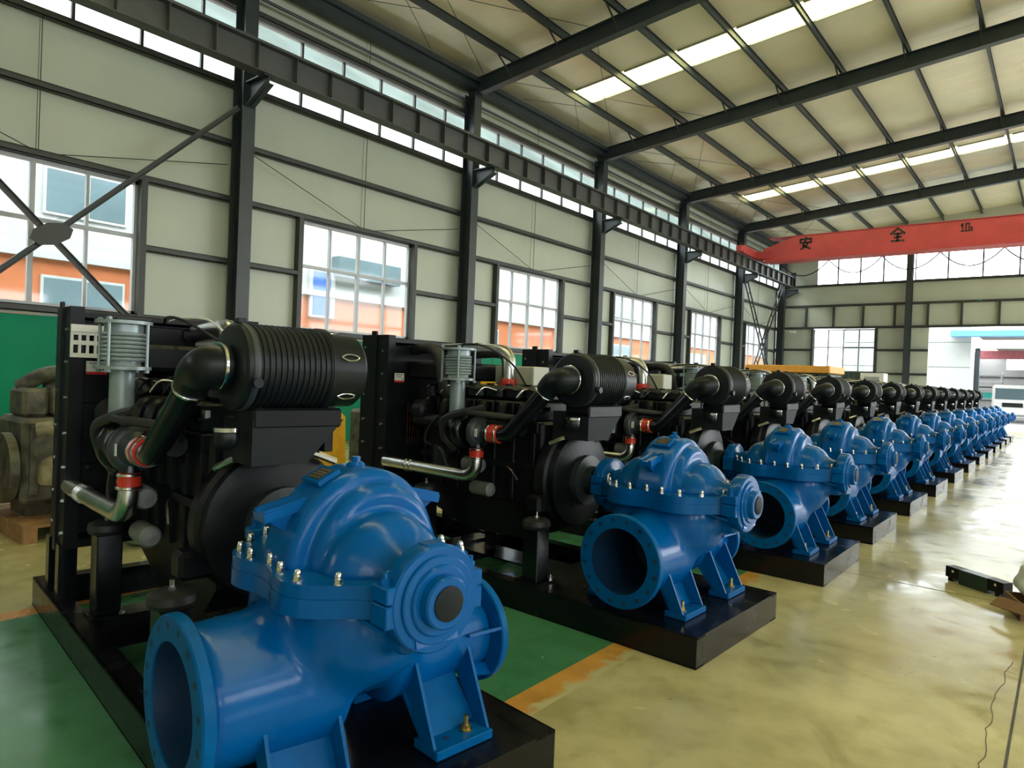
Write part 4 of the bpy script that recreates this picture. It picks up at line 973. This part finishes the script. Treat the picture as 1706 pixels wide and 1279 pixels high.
    m = MB(); m.lathe([(.05, 0), (.055, .02), (.055, .16), (.05, .17)], (-2.22, -.38, .80), (0, 0, 1), 18); part(m, 'fuel_filter', greybox)
    m = MB(); m.lathe([(.06, 0), (.085, .02), (.085, .12), (.06, .14), (.03, .15)], (-2.52, -.36, 1.22), (1, 0, 0), 20)
    for k in range(10): a = 2*PI*k/10; m.box(-2.37, -2.36, -.36+.06*math.cos(a)-.008, -.36+.06*math.cos(a)+.008, 1.22+.06*math.sin(a)-.008, 1.22+.06*math.sin(a)+.008)
    part(m, 'alternator', blackm)
    m = MB(); m.tube([(-2.30, -.39, .96), (-2.36, -.42, 1.0), (-2.28, -.44, 1.12), (-2.2, -.42, 1.20)], .009, 8, 5); part(m, 'fuel_line', rubber)
    m = MB(); m.tube([(-2.25, -.40, .97), (-2.12, -.45, .93), (-2.05, -.47, .84), (-1.98, -.45, .80)], .010, 8, 5); part(m, 'oil_line', rubber)
    m = MB(); m.tube([(-1.60, -.33, .88), (-1.52, -.36, .86), (-1.44, -.38, .80)], .008, 8, 5); part(m, 'dipstick_tube', steel)
    m = MB(); m.tube([(-1.97, -.45, 1.18), (-1.88, -.50, 1.24), (-1.72, -.50, 1.24), (-1.5, -.36, 1.22)], .022, 10, 6); part(m, 'breather_hose', rubber)
    m = MB(); m.tube([(-1.98, -.45, .96), (-2.06, -.50, 1.05), (-2.02, -.54, 1.18), (-1.86, -.52, 1.24), (-1.70, -.46, 1.28)], .026, 10, 6); part(m, 'coolant_return_hose', rubber)
    # radiator
    rd = thing('radiator', None); rd.parent = r; OO = O
    m = MB(); m.box(-3.02, -2.80, -.48, .48, .52, 1.74, .01); part(m, 'core', blackm, rd, 0)
    m = MB(); m.box(-3.04, -2.70, -.53, -.52, .45, 1.80); m.box(-2.71, -2.70, -.52, -.46, .45, 1.80); m.box(-3.04, -3.03, -.52, -.46, .45, 1.80); m.box(-2.90, -2.84, -.545, -.53, .42, 1.83)
    part(m, 'side_frame', blackm, rd, 0)
    m = MB(); m.box(-3.04, -2.70, .52, .53, .45, 1.80); m.box(-2.71, -2.70, .46, .52, .45, 1.80); m.box(-3.04, -3.03, .46, .52, .45, 1.80); part(m, 'side_frame', blackm, rd, 0)
    m = MB(); m.box(-3.03, -2.71, -.52, .52, 1.74, 1.775, .004); m.box(-3.03, -2.71, -.52, .52, .45, .50, .004); part(m, 'header_tank', blackm, rd, 0)
    m = MB(); m.box(-2.80, -2.735, -.46, .46, 1.26, 1.72, .006); m.box(-2.80, -2.735, -.46, .46, .52, .92, .006); m.box(-2.80, -2.735, -.46, -.30, .92, 1.26); m.box(-2.80, -2.735, .30, .46, .92, 1.26); part(m, 'fan_shroud', blackm, rd, 0)
    MBc = MB(); MBc.box(-2.799, -2.79, -.30, .30, .92, 1.26); part(MBc, 'backlit_core_face', rust_backlight, rd, 0)  # orange backlight showing through the guard is put into this face's colour
    m = MB()
    for k in range(22): yk = -.29+k*.0276; m.box(-2.742, -2.736, yk-.006, yk+.006, .92, 1.26)
    for zk in (1.0, 1.09, 1.18): m.box(-2.736, -2.730, -.30, .30, zk-.005, zk+.005)
    gg = part(m, 'fan_guard', blackp, rd, 0)
    bt = MB(); bt.lathe([(.011, 0), (.011, .010)], (0, 0, 0), (0, -1, 0), 6); btm = bt.mesh('frame_bolt', chrome)
    for z_ in (.56, .74, .93, 1.12, 1.32, 1.52, 1.70):
        place(btm, 'frame_bolt', rd, (-2.99+1.9, -.53, z_-.45)); place(btm, 'frame_bolt', rd, (-2.76+1.9, -.53, z_-.03-.45))
    bt2 = MB(); bt2.lathe([(.010, 0), (.010, .010)], (0, 0, 0), (1, 0, 0), 6); bt2m = bt2.mesh('frame_bolt', chrome)
    for y_ in (-.42, -.2, .0, .2, .42): place(bt2m, 'frame_bolt', rd, (-2.735+1.9, y_, .90-.45))
    m = MB(); m.box(-2.735, -2.732, -.44, -.335, 1.435, 1.50); wlb = part(m, 'warning_label', white, rd, 0)
    m = MB(); m.box(-2.735, -2.7305, -.44, -.335, 1.425, 1.44); part(m, 'label_red_band', labelred, wlb, 0)
    m = MB(); m.box(-2.7322, -2.7316, -.425, -.35, 1.485, 1.49); m.box(-2.7322, -2.7316, -.41, -.365, 1.47, 1.474); m.box(-2.7322, -2.7316, -.36, -.35, 1.448, 1.456); part(m, 'label_print', inkm, wlb, 0)
    # top hose from radiator, chrome coolant pipe
    m = MB(); m.tube([(-2.72, -.22, 1.70), (-2.58, -.24, 1.71), (-2.42, -.28, 1.68), (-2.33, -.30, 1.56), (-2.30, -.30, 1.42), (-2.28, -.26, 1.34)], .045, 16, 6); part(m, 'radiator_hose', rubber)
    m = MB(); m.tube([(-2.70, .12, 1.68), (-2.30, .10, 1.70), (-2.05, .08, 1.70), (-1.96, .06, 1.64), (-1.94, .05, 1.50), (-1.94, .05, 1.43)], .055, 16, 6); part(m, 'coolant_pipe', steel)
    m = MB(); m.lathe([(.058, 0), (.062, .01), (.062, .06), (.058, .07)], (-1.94, .05, 1.42), (0, 0, 1), 18); part(m, 'coolant_hose', redm)
    m = MB(); m.tube([(-2.45, -.12, 1.72), (-2.15, -.20, 1.745), (-1.98, -.16, 1.72), (-1.86, .0, 1.60), (-1.80, .10, 1.44)], .008, 6, 6); part(m, 'wiring', rubber)
    m = MB(); m.tube([(-2.6, -.05, 1.75), (-2.2, -.10, 1.75), (-2.0, -.04, 1.74), (-1.90, .02, 1.66)], .006, 6, 6); part(m, 'wiring', white)
    m = MB(); m.box(-2.74, -2.20, -.30, .34, 1.46, 1.60, .02); part(m, 'cooling_duct', blackm)
    return r

pump0 = build_pump(); skid0 = build_skid(); eng0 = build_engine()
OI = [(-1.535, 1.575, -7.0), (-1.445, 3.99, -2.0), (-1.39, 6.12, 0.0), (-1.43, 8.02, -0.4), (-1.43, 10.10, -1.2)]
for k in range(9): OI.append((-1.44, 12.22+2.1*k, -0.6))
ORD = ['nearest', 'second', 'third', 'fourth', 'fifth', 'sixth', 'seventh', 'eighth', 'ninth', 'tenth', 'eleventh', 'twelfth', 'thirteenth', 'last']
def which(i, what):
    if i == 0: return what+' nearest the camera, filling the left foreground'
    if i == 13: return what+' at the far end of the row near the gateway'
    return what+', %s in the row counted from the camera' % ORD[i]
SMALL = ('frame_bolt', 'housing_bolt', 'bolt_hole', 'nameplate_print', 'label_print', 'spring_clip', 'anchor_bolt', 'tie_bolt', 'injector_pipe')
def put(o, base, i):
    x, y, a = OI[i]; a = math.radians(a)
    lx, ly, lz = base
    o.location = (x+lx*math.cos(a)-ly*math.sin(a), y+lx*math.sin(a)+ly*math.cos(a), lz); o.rotation_euler = (0, 0, a)
ctrl = MB(); ctrl.box(-.20, .20, -.10, .10, 0, .15, .008); ctrlm = ctrl.mesh('control_box', beige, ang=0)
for i in range(14):
    sk_ = SMALL if i >= 5 else ()
    P_ = pump0 if i == 0 else copy_tree(pump0, None, sk_)
    K_ = skid0 if i == 0 else copy_tree(skid0, None, sk_)
    E_ = eng0 if i == 0 else copy_tree(eng0, None, sk_)
    for o_, nm_, g_ in ((P_, 'blue split case pump', 'blue pumps in the row'), (K_, 'glossy black steel skid base', 'black skid bases in the row'), (E_, 'black diesel engine with radiator', 'black engines in the row')):
        o_['label'] = which(i, nm_); o_['group'] = g_
    put(P_, (XC+(.05 if i == 0 else 0), .02-(.09 if i == 0 else 0), .17), i); put(K_, (0, 0, 0), i); put(E_, (-1.9, 0, .45), i)
# parts that only some engines show
for e in [o for o in COL.objects if o.name.startswith('diesel_engine')][1:7]:
    place(ctrlm, 'control_box', e, (-.05, .22, 1.44-.45))
m = MB(); m.box(-2.69, -2.67, -.53, -.29, 1.66, 1.70)
for k in range(7): x = -.53+k*.038; m.box(-2.69, -2.68, x, x+.014, 1.54, 1.66)
for z_ in (1.53, 1.60, 1.655): m.box(-2.69, -2.678, -.53, -.29, z_-.012, z_+.012)
m.build('slotted_guard', white, eng0, (-1.9, 0, .45), ang=0)
m = MB(); m.box(-2.62, -2.20, -.34, -.30, 1.69, 1.72); m.box(-2.62, -1.70, .10, .30, 1.60, 1.72, .02); m.build('white_cover', white, eng0, (-1.9, 0, .45), ang=0)

# ------------------------------------------------------------------ things standing behind and beside the row
def pallet(x0, x1, y0, y1, lab):
    p = thing('wooden_pallet', lab, 'pallet', ((x0+x1)/2, (y0+y1)/2, 0), group='wooden pallets by the left wall'); O = ((x0+x1)/2, (y0+y1)/2, 0)
    for k in range(3): yk = y0+.05+k*(y1-y0-.1)/2; MB().box(x0, x1, yk-.05, yk+.05, 0, .12).build('bearer', wood, p, O, ang=0)
    n_ = 6
    for k in range(n_): xk = x0+(k+.5)*(x1-x0)/n_; MB().box(xk-(x1-x0)/n_*.44, xk+(x1-x0)/n_*.44, y0, y1, .12, .145).build('board', wood, p, O, ang=0)
def old_engine(x, y, lab, mats=(oily, oily2), sc_=1.0, seed=1):
    e = thing('used_engine', lab, 'engine', (x, y, .145), group='used engines by the left wall'); g = random.Random(seed); a, b = mats
    m = MB(); m.box(-.36, .36, -.5, .5, .12, .85*sc_, .04)
    for k in range(5): m.box(-.39, .39, -.45+k*.2, -.38+k*.2, .2, .8*sc_, .01)
    m.build('block', a, e)
    MB().prism([(-.25, .12), (.25, .12), (.2, 0), (-.2, 0)], -.42, .42, 'y').build('sump', a, e, ang=0)
    for k in range(4): MB().box(-.2, .2, -.46+k*.235, -.27+k*.235, .85*sc_, 1.1*sc_, .03).build('cylinder_head', b if k % 2 else a, e)
    MB().lathe([(.24, 0), (.30, .02), (.30, .09), (.12, .10), (.12, .14), (.05, .15)], (.10, -.5, .42), (0, -1, 0), 28).build('flywheel', a, e)
    MB().tube([(.38, -.40, .75*sc_), (.46, -.2, .78*sc_), (.46, .2, .78*sc_), (.38, .42, .75*sc_)], .07, 12, 5).build('exhaust_manifold', b, e)
    m = MB(); m.torus((.48, .05, .95*sc_), (1, 0, .2), .10, .055, 22, 10); m.lathe([(.08, -.06), (.08, .12)], (.48, .05, .95*sc_), (1, 0, .2), 20); m.build('turbocharger', b, e)
    MB().lathe([(.09, 0), (.10, .03), (.10, .2), (.06, .24)], (.42, -.3, .30), (0, 0, 1), 18).build('oil_filter', b, e)
    MB().tube([(.3, .3, 1.05*sc_), (.45, .33, 1.12*sc_), (.52, .38, .9*sc_), (.48, .4, .55)], .035, 10, 5).build('coolant_pipe', b, e)
    MB().lathe([(.30, 0), (.31, .03), (.28, .10), (.20, .16), (.16, .22), (.10, .24), (.10, .30)], (.36, .18, .36), (1, 0, 0), 28).build('bell_housing', b, e)
    MB().lathe([(.15, 0), (.15, .02), (.12, .03), (.12, .05), (.15, .06), (.15, .08), (.05, .09)], (.38, -.30, .60), (1, 0, 0), 24).build('pulley', a, e)
    MB().tube([(-.1, -.4, 1.1*sc_), (.05, -.25, 1.22*sc_), (.2, .05, 1.24*sc_), (.25, .35, 1.16*sc_)], .07, 12, 5).build('intake_pipe', a, e)
    for k in range(4): MB().cyl((-.05+.1*k, -.2+.17*k, 1.10*sc_), (-.05+.1*k, -.2+.17*k, 1.20*sc_), .05, n=12).build('injector', b if k % 2 else a, e)
    for k in range(6):
        y0 = g.uniform(-.45, .4); MB().tube([(.37, y0, g.uniform(.3, .5)), (.44, y0+.1, g.uniform(.5, .7)), (.39, y0+.2, g.uniform(.7, .85))], .015, 8, 4).build('pipe', a if k % 2 else b, e)
    return e
pallet(-7.75, -6.47, 1.80, 2.95, 'wooden pallet under the oily engine at the left edge')
old_engine(-7.1, 2.35, 'oily tan and grey used engine on a pallet at the left edge', seed=3)
pallet(-8.3, -7.0, 0.4, 1.6, 'wooden pallet at the very left edge of the picture')
old_engine(-7.6, 1.0, 'oily used engine at the very left edge of the picture', (oily2, oily), seed=5)
pallet(-7.7, -6.4, 3.15, 4.35, 'wooden pallet behind the nearest radiator')
old_engine(-7.0, 3.75, 'oily used engine half hidden behind the nearest black engine', seed=8)
pallet(-7.8, -6.6, 5.72, 6.9, 'wooden pallet under the rusty engine beside the yellow machine')
old_engine(-7.2, 6.3, 'rusty brown used engine beside the yellow machine', (oily, rust_backlight), seed=11)
ym = thing('yellow_machine', 'yellow painted flat plated machine seen between the first two engines', 'machine', (-7.0, 4.80, 0)); OY = (-7.0, 5.05, 0)
MB().prism([(4.55, .15), (5.42, .15), (5.38, .95), (5.30, 1.02), (4.82, 1.02), (4.55, .80)], -7.35, -6.75, 'x').build('front_plate', yellow, ym, OY, ang=0)
MB().lathe([(.28, 0), (.28, .02), (.24, .03), (.10, .03), (.10, .05), (0, .05)], (-6.75, 5.0, .58), (1, 0, 0), 32).build('round_cover', yellow, ym, OY)
for z_ in (.30, .86): MB().box(-6.75, -6.735, 4.72, 5.26, z_-.012, z_+.012).build('rib', yellow, ym, OY, ang=0)
MB().box(-7.4, -6.7, 4.5, 5.5, 0, .15).build('base', oily, ym, OY, ang=0)
y2 = thing('yellow_machine', 'small yellow machine top seen behind the second engine', 'machine', (-8.35, 9.65, 0)); OY = (-8.35, 9.65, 0)
MB().box(-8.7, -8.0, 9.35, 9.95, .1, 1.70, .03).build('body', yellow, y2, OY); MB().box(-8.75, -7.95, 9.3, 10.0, 0, .1).build('base', oily, y2, OY, ang=0)
for k in range(4): MB().box(-8.0, -7.985, 9.42+k*.13, 9.48+k*.13, 1.2, 1.5).build('vent_slot', inkm, y2, OY, ang=0)
def f_sack(p): return smin(s_ell(p, (0, 0, .13), (.24, .32, .14)), s_box(p, (0, 0, .10), (.18, .26, .08), .06), .08)
sackme = sdf_mesh('sack_body', f_sack, (-.34, -.42, -.06), (.34, .42, .34), .03, sackm)
for k, (z, lab) in enumerate(((-.0, 'grey green filled sack on the floor behind the nearest engine, under another'), (.24, 'grey green filled sack lying on top of another sack'))):
    s_ = thing('sack', lab, 'sack', (-5.95-.02*k, 2.62+.03*k, z+.005), rz=.2*k, group='sacks behind the nearest engine'); place(sackme, 'sack_body', s_)
    MB().tube([(-.2, -.30, .13), (0, -.325, .15), (.2, -.30, .13)], .012, 6, 4).build('sewn_edge', sackm, s_)
# orange topped machine, green container near the far corner
om = thing('orange_machine', 'long machine with orange yellow top cover behind the middle engines', 'machine', (-7.5, 24.6, 0)); OO_ = (-7.5, 24.6, 0)
MB().box(-8.9, -6.2, 24.3, 26.0, .3, 2.05, .04).build('body', containerm, om, OO_); MB().box(-9.0, -6.15, 24.2, 26.1, 2.05, 2.30, .03).build('top_cover', orangey, om, OO_); MB().box(-9.0, -6.1, 24.2, 26.1, 0, .3).build('plinth', oily, om, OO_, ang=0)
ct = thing('green_container', 'dark green ribbed container with white framed end by the far column', 'container', (-6.5, 31.5, 0)); OCt = (-6.5, 31.5, 0)
MB().box(-9.4, -6.6, 30.6, 33.0, .1, 2.25).build('body', containerm, ct, OCt, ang=0)
for k in range(14): x = -9.3+k*.2; MB().box(x, x+.08, 30.56, 30.60, .2, 2.2).build('rib', containerm, ct, OCt, ang=0)
MB().box(-6.6, -5.75, 30.55, 31.3, 0, 2.25).build('white_end_frame', white, ct, OCt, ang=0)
MB().box(-6.45, -5.9, 30.53, 30.55, .9, 2.1).build('white_end_panel', alu, ct, OCt, ang=0); MB().box(-9.4, -6.6, 30.6, 33, 0, .1).build('skid', oily, ct, OCt, ang=0)
# things on the floor at the right
tb_ = thing('green_toolbox', 'dark green steel box with black end brackets lying on the floor at the right', 'box', (-.50, 6.45, 0), rz=-0.62); 
MB().box(-.12, .12, -.05, .05, .0, .115, .004).build('box_body', darkgreen, tb_, ang=0)
m = MB(); m.box(-.24, -.12, -.045, .045, .03, .115); m.build('end_bracket', blackm, tb_, ang=0); m = MB(); m.box(.12, .25, -.045, .045, .03, .115); m.build('end_bracket', blackm, tb_, ang=0)
for x in (-.17, .19): MB().cyl((x, -.046, .085), (x, -.052, .085), .011, n=10).build('rivet', chrome, tb_)
for x in (-.2, .2): MB().box(x-.02, x+.02, -.04, .04, 0, .03).build('foot', blackm, tb_, ang=0)
cb = thing('carton', 'brown open cardboard carton on the floor at the right edge', 'box', (-.06, 5.95, 0), rz=.35)
m = MB(); m.box(-.20, .20, -.15, -.142, 0, .12); m.box(-.20, .20, .142, .15, 0, .12); m.box(-.20, -.192, -.142, .142, 0, .12); m.box(.192, .20, -.142, .142, 0, .12); m.box(-.19, .19, -.14, .14, 0, .008); m.build('carton_walls', brownbox, cb, ang=0)
MB().bar((-.20, -.15, .12), (-.27, -.20, .07), .30, .006, up=(0, 0, 1)).build('flap', brownbox, cb, ang=0)
def f_bag(p):
    x, y, z = p; n = .02*np.sin(x*40+1)*np.cos(z*35)+.015*np.sin(y*45+z*20)
    return smin(s_ell(p, (0, 0, .10), (.15, .12, .11)), s_ell(p, (-.07, 0, .17), (.07, .06, .07)), .05)+n*.7
bgm = sdf_mesh('bag_film', f_bag, (-.22, -.2, -.05), (.22, .2, .3), .012, whitebag, proj=1)
bg_ = thing('plastic_bag', 'crumpled white plastic bag lying on the brown carton', 'bag', (-.09, 6.0, .10), rz=.3); place(bgm, 'bag_film', bg_); MB().tube([(-.06, 0, .22), (-.08, .01, .26), (-.06, .02, .28)], .012, 6, 3).build('knot', whitebag, bg_)
